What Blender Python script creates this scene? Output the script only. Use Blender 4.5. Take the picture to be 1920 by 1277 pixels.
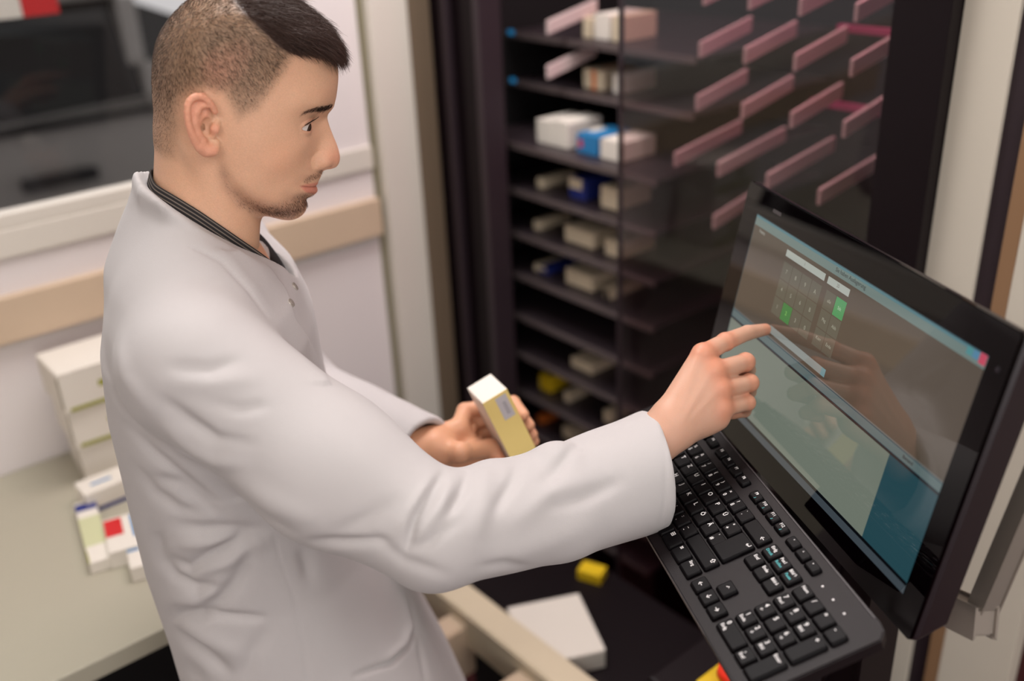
import bpy, bmesh, math, random
import numpy as np
from mathutils import Vector, Matrix
random.seed(7); rng = np.random.default_rng(7)
for o in list(bpy.data.objects): bpy.data.objects.remove(o)
SC = bpy.context.scene; COL = SC.collection

# ------------------------------------------------------------------ camera
# World: X along the bench wall, Y across the room, Z up, metres.
CAM_R = np.array([0.76650682, -0.64088788, -0.04159353])
CAM_F = np.array([0.56478652, 0.70348793, -0.43141733])
CAM_U = np.array([0.30575068, 0.30719286, 0.90119313])
CAM_P = np.array([0.0, 0.0, 1.88])
cd = bpy.data.cameras.new('camera'); cam = bpy.data.objects.new('camera', cd); COL.objects.link(cam)
cam.matrix_world = Matrix(((CAM_R[0], CAM_U[0], -CAM_F[0], 0), (CAM_R[1], CAM_U[1], -CAM_F[1], 0),
                           (CAM_R[2], CAM_U[2], -CAM_F[2], 1.88), (0, 0, 0, 1)))
cd.sensor_width = 36; cd.lens = 35.0; cd.clip_start = 0.02
cd.dof.use_dof = True; cd.dof.focus_distance = 1.03; cd.dof.aperture_fstop = 2.0
SC.camera = cam
SC.view_settings.view_transform = 'Standard'; SC.view_settings.look = 'None'
SC.view_settings.exposure = 0.0; SC.view_settings.gamma = 1.0; SC.view_settings.use_curve_mapping = False

# ------------------------------------------------------------------ world and lamps
w = bpy.data.worlds.new('world'); SC.world = w; w.use_nodes = True
w.node_tree.nodes['Background'].inputs[0].default_value = (0.75, 0.72, 0.72, 1)
w.node_tree.nodes['Background'].inputs[1].default_value = 1.0
CEIL = 2.75
LAMPS = [((-0.75, 0.30), 1.2, 1.2, 4.0), ((0.50, -0.75), 1.2, 1.2, 17.0), ((0.75, 1.25), 0.9, 0.6, 21.0), ((-1.5, -0.6), 1.2, 1.2, 19.0)]
for (lx, ly), sx, sy, e in LAMPS:
    L = bpy.data.lights.new('ceiling_panel_lamp', 'AREA'); L.shape = 'RECTANGLE'; L.size = sx; L.size_y = sy
    L.energy = e; L.color = (1.0, 0.965, 0.95)
    o = bpy.data.objects.new('ceiling_panel_lamp', L); COL.objects.link(o); o.location = (lx, ly, CEIL - 0.045)
# soft fill lamp added behind the camera, at a window made up for it
L = bpy.data.lights.new('added_fill', 'AREA'); L.shape = 'RECTANGLE'; L.size = 2.0; L.size_y = 1.3; L.energy = 27.0; L.color = (1.0, 0.975, 0.965)
o = bpy.data.objects.new('added_fill', L); COL.objects.link(o); o.location = (-0.35, -2.24, 1.35); o.rotation_euler = (math.radians(90), 0, 0)

# ------------------------------------------------------------------ helpers
def lin(c):
    return tuple(((v / 255) / 12.92 if v / 255 <= 0.04045 else ((v / 255 + 0.055) / 1.055) ** 2.4) for v in c)
def F_(px, py):
    return CAM_R * ((px - 960) / 1867.) - CAM_U * ((py - 638.5) / 1867.) + CAM_F
def on_plane(px, py, ax, val):
    r = F_(px, py); t = (val - CAM_P[ax]) / r[ax]; return CAM_P + r * t
def cam2w(v):
    return CAM_P + CAM_R * v[0] - CAM_U * v[1] + CAM_F * v[2]

def mat(name, rgb, rough=0.5, spec=0.5, metal=0.0, noise=0.0, nscale=20, bump=0.0, bscale=200, coat=0.0, sss=0.0, emit=None, es=1.0, ior=None, attr=None, sheen=0.0):
    m = bpy.data.materials.new(name); m.use_nodes = True; nt = m.node_tree; b = nt.nodes['Principled BSDF']
    c = lin(rgb); b.inputs['Base Color'].default_value = (*c, 1)
    b.inputs['Roughness'].default_value = rough; b.inputs['Specular IOR Level'].default_value = spec
    b.inputs['Metallic'].default_value = metal; b.inputs['Coat Weight'].default_value = coat
    b.inputs['Sheen Weight'].default_value = sheen
    if ior: b.inputs['IOR'].default_value = ior
    if sss:
        b.inputs['Subsurface Weight'].default_value = sss; b.inputs['Subsurface Radius'].default_value = (1.0, 0.35, 0.2)
        b.inputs['Subsurface Scale'].default_value = 0.006
    src = None
    if attr:
        a = nt.nodes.new('ShaderNodeAttribute'); a.attribute_name = attr; src = a.outputs['Color']
        nt.links.new(src, b.inputs['Base Color'])
    tc = nt.nodes.new('ShaderNodeTexCoord')
    if noise:
        n = nt.nodes.new('ShaderNodeTexNoise'); n.inputs['Scale'].default_value = nscale; n.inputs['Detail'].default_value = 4
        nt.links.new(tc.outputs['Object'], n.inputs['Vector'])
        mr = nt.nodes.new('ShaderNodeMapRange'); mr.inputs['To Min'].default_value = 1 - noise; mr.inputs['To Max'].default_value = 1 + noise
        nt.links.new(n.outputs['Fac'], mr.inputs['Value'])
        mx = nt.nodes.new('ShaderNodeVectorMath'); mx.operation = 'SCALE'
        if src: nt.links.new(src, mx.inputs[0])
        else: mx.inputs[0].default_value = c
        nt.links.new(mr.outputs[0], mx.inputs['Scale']); nt.links.new(mx.outputs[0], b.inputs['Base Color'])
    if bump:
        n2 = nt.nodes.new('ShaderNodeTexNoise'); n2.inputs['Scale'].default_value = bscale; n2.inputs['Detail'].default_value = 3
        nt.links.new(tc.outputs['Object'], n2.inputs['Vector'])
        bp = nt.nodes.new('ShaderNodeBump'); bp.inputs['Strength'].default_value = bump; bp.inputs['Distance'].default_value = 0.001
        nt.links.new(n2.outputs['Fac'], bp.inputs['Height']); nt.links.new(bp.outputs[0], b.inputs['Normal'])
    if emit:
        b.inputs['Emission Color'].default_value = (*lin(emit), 1); b.inputs['Emission Strength'].default_value = es
    return m

def tag(o, label=None, cat=None, group=None, kind=None):
    if label: o['label'] = label
    if cat: o['category'] = cat
    if group: o['group'] = group
    if kind: o['kind'] = kind
    return o
def link(o, parent=None):
    COL.objects.link(o)
    if parent: o.parent = parent
    return o
def bm_obj(name, bm, mats, parent=None, smooth=False, M=None):
    me = bpy.data.meshes.new(name); bmesh.ops.recalc_face_normals(bm, faces=bm.faces); bm.to_mesh(me); bm.free()
    for m in (mats if isinstance(mats, (list, tuple)) else [mats]): me.materials.append(m)
    if smooth: me.polygons.foreach_set('use_smooth', [True] * len(me.polygons))
    o = bpy.data.objects.new(name, me)
    if M is not None: o.matrix_local = M
    return link(o, parent)
def empty(name, loc=(0, 0, 0), M=None):
    o = bpy.data.objects.new(name, None); o.empty_display_size = 0.05
    if M is not None: o.matrix_world = M
    else: o.location = loc
    return link(o)
def frame(o, x, y, z):
    return Matrix(((x[0], y[0], z[0], o[0]), (x[1], y[1], z[1], o[1]), (x[2], y[2], z[2], o[2]), (0, 0, 0, 1)))
def box(bm, lo, hi, bev=0.0, seg=2, mi=0):
    lo = Vector(lo); hi = Vector(hi)
    b2 = bmesh.new(); bmesh.ops.create_cube(b2, size=1)
    for v in b2.verts: v.co = Vector([(lo[i] + hi[i]) / 2 + v.co[i] * (hi[i] - lo[i]) for i in range(3)])
    if bev: bmesh.ops.bevel(b2, geom=b2.edges[:] , offset=bev, segments=seg, affect='EDGES', profile=0.6)
    merge(bm, b2, mi); return bm
def merge(bm, b2, mi=0, M=None):
    mp = {}
    for v in b2.verts: mp[v] = bm.verts.new(M @ v.co if M else v.co)
    for f in b2.faces:
        try: g = bm.faces.new([mp[v] for v in f.verts]); g.material_index = mi if mi >= 0 else f.material_index; g.smooth = f.smooth
        except ValueError: pass
    b2.free()
def quad(bm, pts, mi=0):
    f = bm.faces.new([bm.verts.new(p) for p in pts]); f.material_index = mi; return f
def prism(bm, poly, z0, z1, bev=0, mi=0):
    b2 = bmesh.new(); vs = [b2.verts.new((x, y, z0)) for x, y in poly]; f = b2.faces.new(vs)
    r = bmesh.ops.extrude_face_region(b2, geom=[f]); top = [v for v in r['geom'] if isinstance(v, bmesh.types.BMVert)]
    for v in top: v.co.z = z1
    if bev:
        es = [e for e in b2.edges if all(abs(v.co.z - z1) < 1e-9 for v in e.verts)]
        bmesh.ops.bevel(b2, geom=es, offset=bev, segments=2, affect='EDGES')
    merge(bm, b2, mi)
def cyl(bm, p0, p1, r0, r1=None, seg=24, mi=0, cap=True):
    r1 = r0 if r1 is None else r1; p0 = Vector(p0); p1 = Vector(p1); d = p1 - p0
    b2 = bmesh.new(); bmesh.ops.create_cone(b2, cap_ends=cap, segments=seg, radius1=r0, radius2=r1, depth=d.length)
    q = Vector((0, 0, 1)).rotation_difference(d.normalized())
    for f in b2.faces: f.smooth = len(f.verts) == 4
    merge(bm, b2, mi, Matrix.Translation((p0 + p1) / 2) @ q.to_matrix().to_4x4())
def rrect(x0, y0, x1, y1, r, n=5):
    pts = []
    for cx, cy, a in ((x1 - r, y1 - r, 0), (x0 + r, y1 - r, 90), (x0 + r, y0 + r, 180), (x1 - r, y0 + r, 270)):
        for i in range(n + 1):
            t = math.radians(a + 90 * i / n); pts.append((cx + r * math.cos(t), cy + r * math.sin(t)))
    return pts
_tc = {}
def text_mesh(s, size):
    cu = bpy.data.curves.new('lettering', 'FONT'); cu.body = s; cu.size = size; cu.align_x = 'CENTER'; cu.align_y = 'CENTER'; cu.resolution_u = 3; cu.offset = .014
    o = bpy.data.objects.new('lettering', cu); COL.objects.link(o)
    dg = bpy.context.evaluated_depsgraph_get(); me = bpy.data.meshes.new_from_object(o.evaluated_get(dg))
    vs = [tuple(v.co) for v in me.vertices]; fs = [tuple(p.vertices) for p in me.polygons]
    bpy.data.objects.remove(o); bpy.data.meshes.remove(me); bpy.data.curves.remove(cu); return vs, fs
def text(bm, s, size, M, mi=0):
    k = (s,)
    if k not in _tc: _tc[k] = text_mesh(s, 1.0)
    vs, fs = _tc[k]; nv = [bm.verts.new(M @ Vector((v[0] * size, v[1] * size, 0))) for v in vs]
    for f in fs:
        try: g = bm.faces.new([nv[i] for i in f]); g.material_index = mi
        except ValueError: pass

# ------------------------------------------------------------------ materials
M = {}
M['wall'] = mat('white_wall_paint', (217, 210, 209), 0.7, noise=0.02, nscale=3)
M['wall_warm'] = mat('warm_wall_paint', (168, 154, 144), 0.8, noise=0.05, nscale=3)
M['ceiling'] = mat('ceiling_paint', (190, 182, 176), 0.9, noise=0.02, nscale=3)
M['floor'] = mat('dark_red_floor', (62, 16, 20), 0.4, noise=0.15, nscale=30)
M['trim'] = mat('white_trim_lacquer', (208, 202, 192), 0.45, noise=0.01)
M['trim2'] = mat('warm_white_lacquer', (202, 194, 180), 0.5, noise=0.01)
M['groove'] = mat('olive_seal', (120, 112, 88), 0.7)
M['brown'] = mat('brown_metal_trim', (108, 92, 76), 0.45)
M['tan'] = mat('tan_metal_trim', (140, 108, 80), 0.4)
M['wood'] = mat('beech_ledge', (196, 174, 150), 0.5, noise=0.08, nscale=9)
M['bench'] = mat('white_worktop_laminate', (168, 163, 146), 0.5, noise=0.01)
M['black'] = mat('black_powder_coat', (15, 6, 10), 0.5, spec=.2, noise=0.1)
M['black2'] = mat('dark_aubergine_profile', (42, 30, 36), 0.5, noise=0.1)
M['dark'] = mat('interior_black', (10, 6, 8), 0.8)
M['shelf'] = mat('dark_shelf_metal', (44, 36, 40), 0.4, noise=0.1)
M['shelf_lip'] = mat('shelf_lip_metal', (84, 74, 74), 0.4)
M['carton'] = mat('white_carton', (222, 216, 206), 0.6, noise=0.02)
M['cream'] = mat('cream_carton', (208, 194, 168), 0.6, noise=0.03)
M['blue'] = mat('blue_print', (38, 120, 176), 0.5)
M['navy'] = mat('navy_print', (30, 44, 120), 0.5)
M['orange'] = mat('orange_print', (214, 112, 46), 0.5)
M['red'] = mat('red_print', (200, 24, 30), 0.5)
M['yellow'] = mat('yellow_print', (228, 196, 112), 0.5, noise=0.01)
M['yellow2'] = mat('strong_yellow', (226, 190, 30), 0.45)
M['olive'] = mat('olive_print', (150, 150, 40), 0.5)
M['palegreen'] = mat('pale_green_print', (196, 198, 158), 0.5)
M['teal'] = mat('teal_print', (10, 140, 120), 0.5)
M['pinkbar'] = mat('frosted_divider', (205, 186, 184), 0.35, emit=(255, 60, 120), es=0.0)
M['plastic'] = mat('black_keyboard_plastic', (20, 13, 15), 0.45, spec=.22, bump=0.15, bscale=900)
M['keycap'] = mat('black_keycap_plastic', (5, 3, 5), 0.42, spec=.12, bump=0.1, bscale=900)
M['legend'] = mat('white_legend_print', (225, 222, 222), 0.5)
M['legend_teal'] = mat('teal_legend_print', (60, 170, 175), 0.5)
M['gloss'] = mat('glossy_black_glass', (3, 1, 2), 0.03, spec=.28)
M['housing'] = mat('monitor_housing', (24, 13, 19), 0.35)
M['steel'] = mat('brushed_steel', (150, 142, 134), 0.35, metal=0.6, noise=0.04)
M['car'] = mat('silver_car_paint', (150, 146, 142), 0.35, metal=0.1, coat=0.3)
M['carglass'] = mat('dark_car_glass', (6, 6, 8), 0.06)
M['rubber'] = mat('black_rubber', (14, 10, 12), 0.6)
M['asphalt'] = mat('asphalt', (60, 58, 58), 0.9, noise=0.2)
M['redbtn'] = mat('red_button_plastic', (235, 50, 20), 0.35)
def glass_mat(name, tint, refl):
    m = bpy.data.materials.new(name); m.use_nodes = True; nt = m.node_tree; nt.nodes.clear()
    out = nt.nodes.new('ShaderNodeOutputMaterial'); mx = nt.nodes.new('ShaderNodeMixShader')
    t = nt.nodes.new('ShaderNodeBsdfTransparent'); t.inputs[0].default_value = (*tint, 1)
    g = nt.nodes.new('ShaderNodeBsdfGlossy'); g.inputs['Roughness'].default_value = 0.02
    fr = nt.nodes.new('ShaderNodeFresnel'); fr.inputs[0].default_value = refl
    ge = nt.nodes.new('ShaderNodeNewGeometry'); mu = nt.nodes.new('ShaderNodeMath'); mu.operation = 'SUBTRACT'; mu.use_clamp = True
    nt.links.new(fr.outputs[0], mu.inputs[0]); nt.links.new(ge.outputs['Backfacing'], mu.inputs[1]); nt.links.new(mu.outputs[0], mx.inputs[0]); nt.links.new(t.outputs[0], mx.inputs[1]); nt.links.new(g.outputs[0], mx.inputs[2])
    nt.links.new(mx.outputs[0], out.inputs[0]); return m
M['doorglass'] = glass_mat('dark_door_glass', (0.80, 0.72, 0.73), 1.65)
M['winglass'] = glass_mat('window_glass', (0.9, 0.9, 0.9), 1.4)

# ------------------------------------------------------------------ room shell
YW = 1.825; XM = 1.30
def structure(name, fn, m, **k):
    bm = bmesh.new(); fn(bm); o = bm_obj(name, bm, m, **k); return tag(o, kind='structure')
def boxes(*bs):
    def f(bm):
        for b in bs: box(bm, *b)
    return f
structure('floor', boxes(((-2.6, -2.4, -0.05), (2.3, YW + 0.12, 0))), M['floor'])
structure('ceiling', boxes(((-2.6, -2.4, CEIL), (2.3, YW + 0.12, CEIL + 0.05))), M['ceiling'])
WX0, WX1, WZ0, WZ1 = -0.75, 0.90, 1.350, 2.35
structure('wall_left', boxes(((-2.6, YW, 0), (WX0, YW + 0.12, CEIL)), ((WX1, YW, 0), (2.3, YW + 0.12, CEIL)),
          ((WX0, YW, 0), (WX1, YW + 0.12, WZ0)), ((WX0, YW, WZ1), (WX1, YW + 0.12, CEIL))), M['wall'])
structure('wall_behind', boxes(((-2.6, -2.4, 0), (-2.5, YW, CEIL))), M['wall_warm'])
structure('wall_near', boxes(((-2.5, -2.4, 0), (-1.6, -2.3, CEIL)), ((0.5, -2.4, 0), (2.3, -2.3, CEIL)), ((-1.6, -2.4, 0), (0.5, -2.3, 0.75)), ((-1.6, -2.4, 2.15), (0.5, -2.3, CEIL))), M['wall_warm'])
structure('wall_right', boxes(((2.2, -2.3, 0), (2.3, YW, CEIL)), ((XM + 0.06, -2.3, 0), (XM + 0.12, 0.40, CEIL))), M['wall_warm'])
# window in the bench wall
wr = empty('window_1', ((WX0 + WX1) / 2, YW, WZ0)); tag(wr, kind='structure')
bm = bmesh.new(); lx = (WX1 - WX0) / 2
box(bm, (-lx, -0.006, 0.0), (lx, 0.03, 0.026), 0.003); box(bm, (-lx, 0.02, WZ1 - WZ0 - 0.05), (lx, 0.09, WZ1 - WZ0), 0.004)
box(bm, (-lx, 0.02, 0.03), (-lx + 0.05, 0.09, WZ1 - WZ0 - 0.05), 0.004); box(bm, (lx - 0.05, 0.02, 0.03), (lx, 0.09, WZ1 - WZ0 - 0.05), 0.004)
bm_obj('window_frame', bm, M['trim'], wr)
bm = bmesh.new(); box(bm, (-lx + 0.05, 0.022, 0.02), (lx - 0.05, 0.028, WZ1 - WZ0 - 0.05)); bm_obj('window_pane', bm, M['winglass'], wr)
w2 = empty('added_window', (-0.55, -2.35, 0.75)); tag(w2, kind='structure')  # unseen window added to go with the fill lamp
bm = bmesh.new()
for lo, hi in (((-1.05, -.04, 0), (1.05, .04, .05)), ((-1.05, -.04, 1.35), (1.05, .04, 1.40)), ((-1.05, -.04, .05), (-1.0, .04, 1.35)), ((1.0, -.04, .05), (1.05, .04, 1.35)), ((-.025, -.03, .05), (.025, .03, 1.35))): box(bm, lo, hi, .004)
bm_obj('window_frame', bm, M['trim'], w2)
bm = bmesh.new(); box(bm, (-1.0, -.01, .05), (1.0, -.004, 1.35)); bm_obj('window_pane', bm, M['winglass'], w2)
structure('trim_1', boxes(((-2.5, YW - 0.008, 1.300), (1.10, YW, 1.350), 0.003)), M['trim'])
structure('trim_2', boxes(((-2.5, YW - 0.020, 1.152), (1.10, YW, 1.236), 0.003)), M['wood'])
structure('trim_3', boxes(((1.113, YW - 0.03, 0), (1.205, YW, CEIL), 0.003)), M['trim'])
structure('trim_4', boxes(((1.10, YW - 0.006, 0), (1.114, YW, CEIL))), M['groove'])
structure('trim_5', boxes(((1.206, YW - 0.028, 0), (1.262, YW, CEIL), 0.002)), M['brown'])
# right-hand side of the machine front: white column, recessed metal strips, white service door
structure('trim_6', boxes(((XM - 0.002, 0.587, 0), (XM + 0.05, 0.659, CEIL), 0.001)), M['trim2'])
structure('trim_7', boxes(((XM + 0.006, 0.557, 0), (XM + 0.05, 0.588, CEIL))), M['black2'])
structure('trim_8', boxes(((XM - 0.002, 0.536, 0), (XM + 0.05, 0.558, CEIL), 0.001)), M['tan'])
structure('door_1', boxes(((XM - 0.003, 0.431, 0), (XM + 0.05, 0.536, CEIL), 0.001)), M['trim2'])
structure('trim_9', boxes(((XM + 0.03, 0.38, 0), (XM + 0.06, 0.432, CEIL))), M['floor'])
for i, ((lx_, ly_), sx, sy, e) in enumerate(LAMPS):
    t = empty('ceiling_light', (lx_, ly_, CEIL)); tag(t, 'flat ceiling light panel ' + ('behind the man', 'above the camera side of the monitor', 'over the corner of workbench and machine', 'far behind the camera')[i], 'ceiling light', 'ceiling light panels')
    bm = bmesh.new(); box(bm, (-sx / 2 - 0.02, -sy / 2 - 0.02, -0.03), (sx / 2 + 0.02, sy / 2 + 0.02, 0), 0.004); bm_obj('frame', bm, M['trim'], t)
    bm = bmesh.new(); box(bm, (-sx / 2, -sy / 2, -0.036), (sx / 2, sy / 2, -0.03)); bm_obj('diffuser', bm, mat('light_diffuser', (240, 235, 228), 0.6, emit=(255, 244, 232), es=1.0), t)
# ------------------------------------------------------------------ outside: parked car
tag(structure('ground_outside', boxes(((-5, YW + 0.12, -0.06), (7, 12, -0.01))), M['asphalt']), kind='structure')
car = empty('car', (0.55, 5.1, 0)); tag(car, 'silver parked car with dark windows outside the window', 'car')
def car_profile():   # side outline, local x along the car, z up
    return [(-2.1, .35), (-2.15, .75), (-1.9, .92), (-1.1, 1.02), (-.35, 1.46), (.9, 1.50), (1.6, 1.22), (2.05, 1.08), (2.15, .7), (2.1, .35)]
bm = bmesh.new()
b2 = bmesh.new(); lower = [(-2.1, .32), (-2.17, .72), (-1.95, .90), (-1.15, 1.0), (2.05, 1.10), (2.17, .75), (2.1, .32)]
rows = []
for yy, sc in ((-.85, .97), (-.9, 1.0), (.8, 1.0), (.85, .97)):
    rows.append([b2.verts.new((x * sc, yy, .32 + (z - .32) * (sc if z > .5 else 1))) for x, z in lower])
for a, b_ in zip(rows, rows[1:]):
    for i in range(len(a)): b2.faces.new([a[i], a[(i + 1) % len(a)], b_[(i + 1) % len(a)], b_[i]])
b2.faces.new(rows[0]); b2.faces.new(rows[-1][::-1]); merge(bm, b2); bm_obj('body', bm, M['car'], car)
bm = bmesh.new(); b2 = bmesh.new(); cab = [(-1.1, 1.0), (-.4, 1.43), (.9, 1.48), (1.75, 1.1)]; rows = []
for yy, in_ in ((-.84, 0), (.78, 0)):
    rows.append([b2.verts.new((x, yy + (0.14 if z > 1.2 else 0) * (1 if yy < 0 else -1), z)) for x, z in cab])
a, b_ = rows
for i in range(4): b2.faces.new([a[i], a[(i + 1) % 4], b_[(i + 1) % 4], b_[i]])
b2.faces.new(a); b2.faces.new(b_[::-1]); merge(bm, b2); bm_obj('side_windows', bm, M['carglass'], car)
for x in (-0.02, 0.95):
    bm = bmesh.new(); box(bm, (x, -.87, .98), (x + .07, -.80, 1.2), .01); box(bm, (x - .03, -.80, 1.18), (x + .05, -.72, 1.46), .01); bm_obj('window_pillar', bm, M['car'], car)
bm = bmesh.new(); box(bm, (-1.0, -.88, 1.0), (1.8, -.84, 1.025), .008); bm_obj('window_trim', bm, M['rubber'], car)
bm = bmesh.new(); hp = on_plane(115, 337, 1, 4.17) - np.array([.55, 5.1, 0]); box(bm, (hp[0] - .15, -.95, hp[2] - .025), (hp[0] + .15, -.89, hp[2] + .025), .015); bm_obj('door_handle', bm, M['rubber'], car)
bm = bmesh.new(); box(bm, (-.4, -.80, 1.46), (.95, .7, 1.52), .02); bm_obj('roof', bm, M['car'], car)
for x in (-1.35, 1.35):
    bm = bmesh.new(); cyl(bm, (x, -.93, .33), (x, -.7, .33), .33, seg=32); bm_obj('wheel', bm, M['rubber'], car)
sgp = on_plane(62, 30, 1, 2.35)
sg = empty('hanging_sign', (float(sgp[0]), 2.35, float(sgp[2]))); tag(sg, 'small red and white sign hanging outside at the top of the window', 'sign')
bm = bmesh.new(); box(bm, (-.02, -.006, 0), (.055, .006, .10), .002); bm_obj('sign_panel', bm, M['red'], sg)
bm = bmesh.new(); box(bm, (-.085, -.006, 0), (-.021, .006, .10), .002); bm_obj('white_panel', bm, M['carton'], sg)
bm = bmesh.new(); zt = 2.45 - float(sgp[2]); cyl(bm, (0, 0, .098), (0, 0, zt), .004); cyl(bm, (0, 0, zt), (0, YW + .121 - 2.35, zt), .006); bm_obj('bracket', bm, M['rubber'], sg)

# ------------------------------------------------------------------ bench
tb = empty('workbench', (-0.5, 1.52, 0)); tag(tb, 'long white laminate workbench along the window wall', 'workbench')
bm = bmesh.new(); box(bm, (-1.5, -0.306, 0.868), (1.22, 0.303, 0.90), 0.003); bm_obj('worktop', bm, M['bench'], tb)
bm = bmesh.new(); box(bm, (-1.36, 0.24, 0), (1.12, 0.26, 0.866), 0.001); bm_obj('back_panel', bm, M['dark'], tb)  # dark sheet added to hide the lit wall and shade the space below
for x in (-1.4, 0.0, 1.12):
    bm = bmesh.new(); box(bm, (x, -0.20, 0), (x + 0.04, 0.29, 0.868), 0.002); bm_obj('side_panel', bm, M['trim'], tb)
def carton(name, c, size, rz, mats, label, cat='box', group=None, stripes=()):
    """a folded carton standing on c (centre of its base); stripes are printed bands (face, u0, u1, v0, v1, material)"""
    t = empty(name, c); t.rotation_euler = (0, 0, rz); tag(t, label, cat, group)
    w_, d_, h_ = size; bm = bmesh.new(); box(bm, (-w_ / 2, -d_ / 2, 0), (w_ / 2, d_ / 2, h_), min(size) * .03, 1)
    ms = [mats]; e = 0.0004
    for face, u0, u1, v0, v1, m in stripes:
        if m not in ms: ms.append(m)
        mi = ms.index(m)
        if face == 'f': quad(bm, [(-w_ / 2 + w_ * u, -d_ / 2 - e, h_ * v) for u, v in ((u0, v0), (u1, v0), (u1, v1), (u0, v1))], mi)
        if face == 'l': quad(bm, [(-w_ / 2 - e, d_ / 2 - d_ * u, h_ * v) for u, v in ((u0, v0), (u1, v0), (u1, v1), (u0, v1))], mi)
        if face == 't': quad(bm, [(-w_ / 2 + w_ * u, -d_ / 2 + d_ * v, h_ + e) for u, v in ((u0, v0), (u1, v0), (u1, v1), (u0, v1))], mi)
    # the flap seam along the top edge
    bm_obj('carton', bm, ms, t)
    b3 = bmesh.new(); box(b3, (-w_ / 2 + .002, -d_ / 2 - .0003, h_ * .985), (w_ / 2 - .002, -d_ / 2 + d_ * .25, h_ + .0006)); bm_obj('flap', b3, mats, t)
    return t
# stack of three white boxes against the wall
for i in range(3):
    carton('medicine_carton', (0.445 - 0.006 * i, 1.735 - 0.004 * i, 0.90 + 0.076 * i), (0.18, 0.12, 0.075), -0.10 + 0.05 * i, M['carton'],
           'large white carton on the workbench, ' + ('lowest', 'middle', 'topmost')[i] + ' in the stack of three', 'box', 'stacked white cartons on the workbench',
           [('f', 0.05, 0.95, 0.03, 0.12, M['olive']), ('f', 0.35, 0.5, 0.45, 0.6, M['olive']), ('l', 0.9, .98, .1, .9, M['groove'])])
def bench_carton(p0, p1, w_, h_, m, label, st):
    """a carton lying on the bench with its long axis between two seen points of its top"""
    a, b_ = on_plane(*p0, 2, .90 + h_), on_plane(*p1, 2, .90 + h_); d = b_ - a
    return carton('medicine_carton', ((a[0] + b_[0]) / 2, (a[1] + b_[1]) / 2, .9002), (w_, float(np.linalg.norm(d)), h_), math.atan2(d[1], d[0]) + math.pi / 2, m, label, 'box', None, st)
bench_carton((148, 918), (232, 885), .052, .040, M['carton'], 'white carton with blue stripes lying before the stack of cartons',
             [('t', .1, .9, 0.0, .12, M['navy']), ('t', .42, .55, .3, .75, M['blue']), ('f', .1, .9, .1, .5, M['cream']), ('l', .0, .9, .0, .2, M['navy'])])
bench_carton((158, 940), (188, 1052), .034, .020, M['carton'], 'slim pale green and white carton nearest the left end of the small cartons',
             [('t', 0, 1, 0.22, 0.72, M['palegreen']), ('t', 0, 1, .0, .20, M['olive']), ('t', 0, 1, .84, .96, M['navy'])])
bench_carton((222, 968), (236, 1030), .052, .030, M['carton'], 'white carton with a red patch beside the slim green one',
             [('t', 0.02, 0.55, 0.45, 0.95, M['red']), ('t', .8, 1, .3, .95, M['blue'])])
bench_carton((262, 1010), (272, 1060), .045, .026, M['carton'], 'small white carton with a blue corner at the coat side of the red-marked one', [('t', .0, .4, .6, .9, M['blue'])])

# ------------------------------------------------------------------ dispensing machine
mc = empty('dispensing_machine', (XM, 1.24, 0)); tag(mc, 'black automated medicine dispensing cabinet with shelves and dark glass door', 'dispensing machine')
def mbox(name, m, *bs):
    bm = bmesh.new()
    for lo, hi, *r in bs: box(bm, (lo[0] - XM, lo[1] - 1.24, lo[2]), (hi[0] - XM, hi[1] - 1.24, hi[2]), *(r or [0.002]))
    return bm_obj(name, bm, m, mc)
mbox('back_panel', M['dark'], ((1.95, 0.66, 0.1), (1.97, 1.82, 2.6)))
mbox('side_panel', M['dark'], ((1.33, 1.80, 0.1), (1.95, 1.82, 2.6)))
mbox('side_panel', M['dark'], ((1.34, 0.66, 0.1), (1.95, 0.68, 2.6)))
mbox('top_panel', M['dark'], ((1.27, 0.66, 2.55), (1.97, 1.82, 2.62)))
mbox('left_profile', M['black'], ((1.27, 1.765, 0), (1.31, 1.82, 2.55)), ((1.285, 1.70, 0), (1.33, 1.765, 2.55)), ((1.27, 1.655, 0), (1.33, 1.70, 2.55)))
mbox('left_profile_trim', M['black2'], ((1.262, 1.745, 0), (1.28, 1.762, 2.55)), ((1.262, 1.632, 0), (1.32, 1.652, 2.55)))
mbox('lower_panel', M['black'], ((1.27, 0.66, 0), (1.31, 1.82, 0.28)))
mbox('right_frame', M['black'], ((1.27, 0.66, 0), (1.33, 0.742, 2.55)))
dr = mbox('glass_door', M['doorglass'], ((1.292, 0.742, 0.3), (1.300, 1.268, 2.55)))
bm = bmesh.new(); box(bm, (1.290 - XM, 1.267 - 1.24, 0.3), (1.302 - XM, 1.271 - 1.24, 2.55), .001); bm_obj('door_edge', bm, M['black2'], dr)
bm = bmesh.new(); box(bm, (1.243 - XM, 0.664 - 1.24, 1.285), (1.275 - XM, 0.704 - 1.24, 1.330), .006); bm_obj('door_lock', bm, M['black2'], mc)
SHELF_Z = [1.543, 1.438, 1.331, 1.228, 1.126, 1.025, 0.921, 0.820, 0.715, 0.612, 0.510, 0.41]
for k, z in enumerate(SHELF_Z):
    x0 = 1.36 if k > 1 else 1.46
    s_ = mbox('shelf', M['shelf'], ((x0, 1.235, z - 0.006), (1.90, 1.79, z), 0.001))
    bm = bmesh.new(); box(bm, (x0 - .004 - XM, 1.235 - 1.24, z - .012), (x0 - XM, 1.79 - 1.24, z + .002), .001); bm_obj('shelf_lip', bm, M['shelf_lip'], s_)
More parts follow.
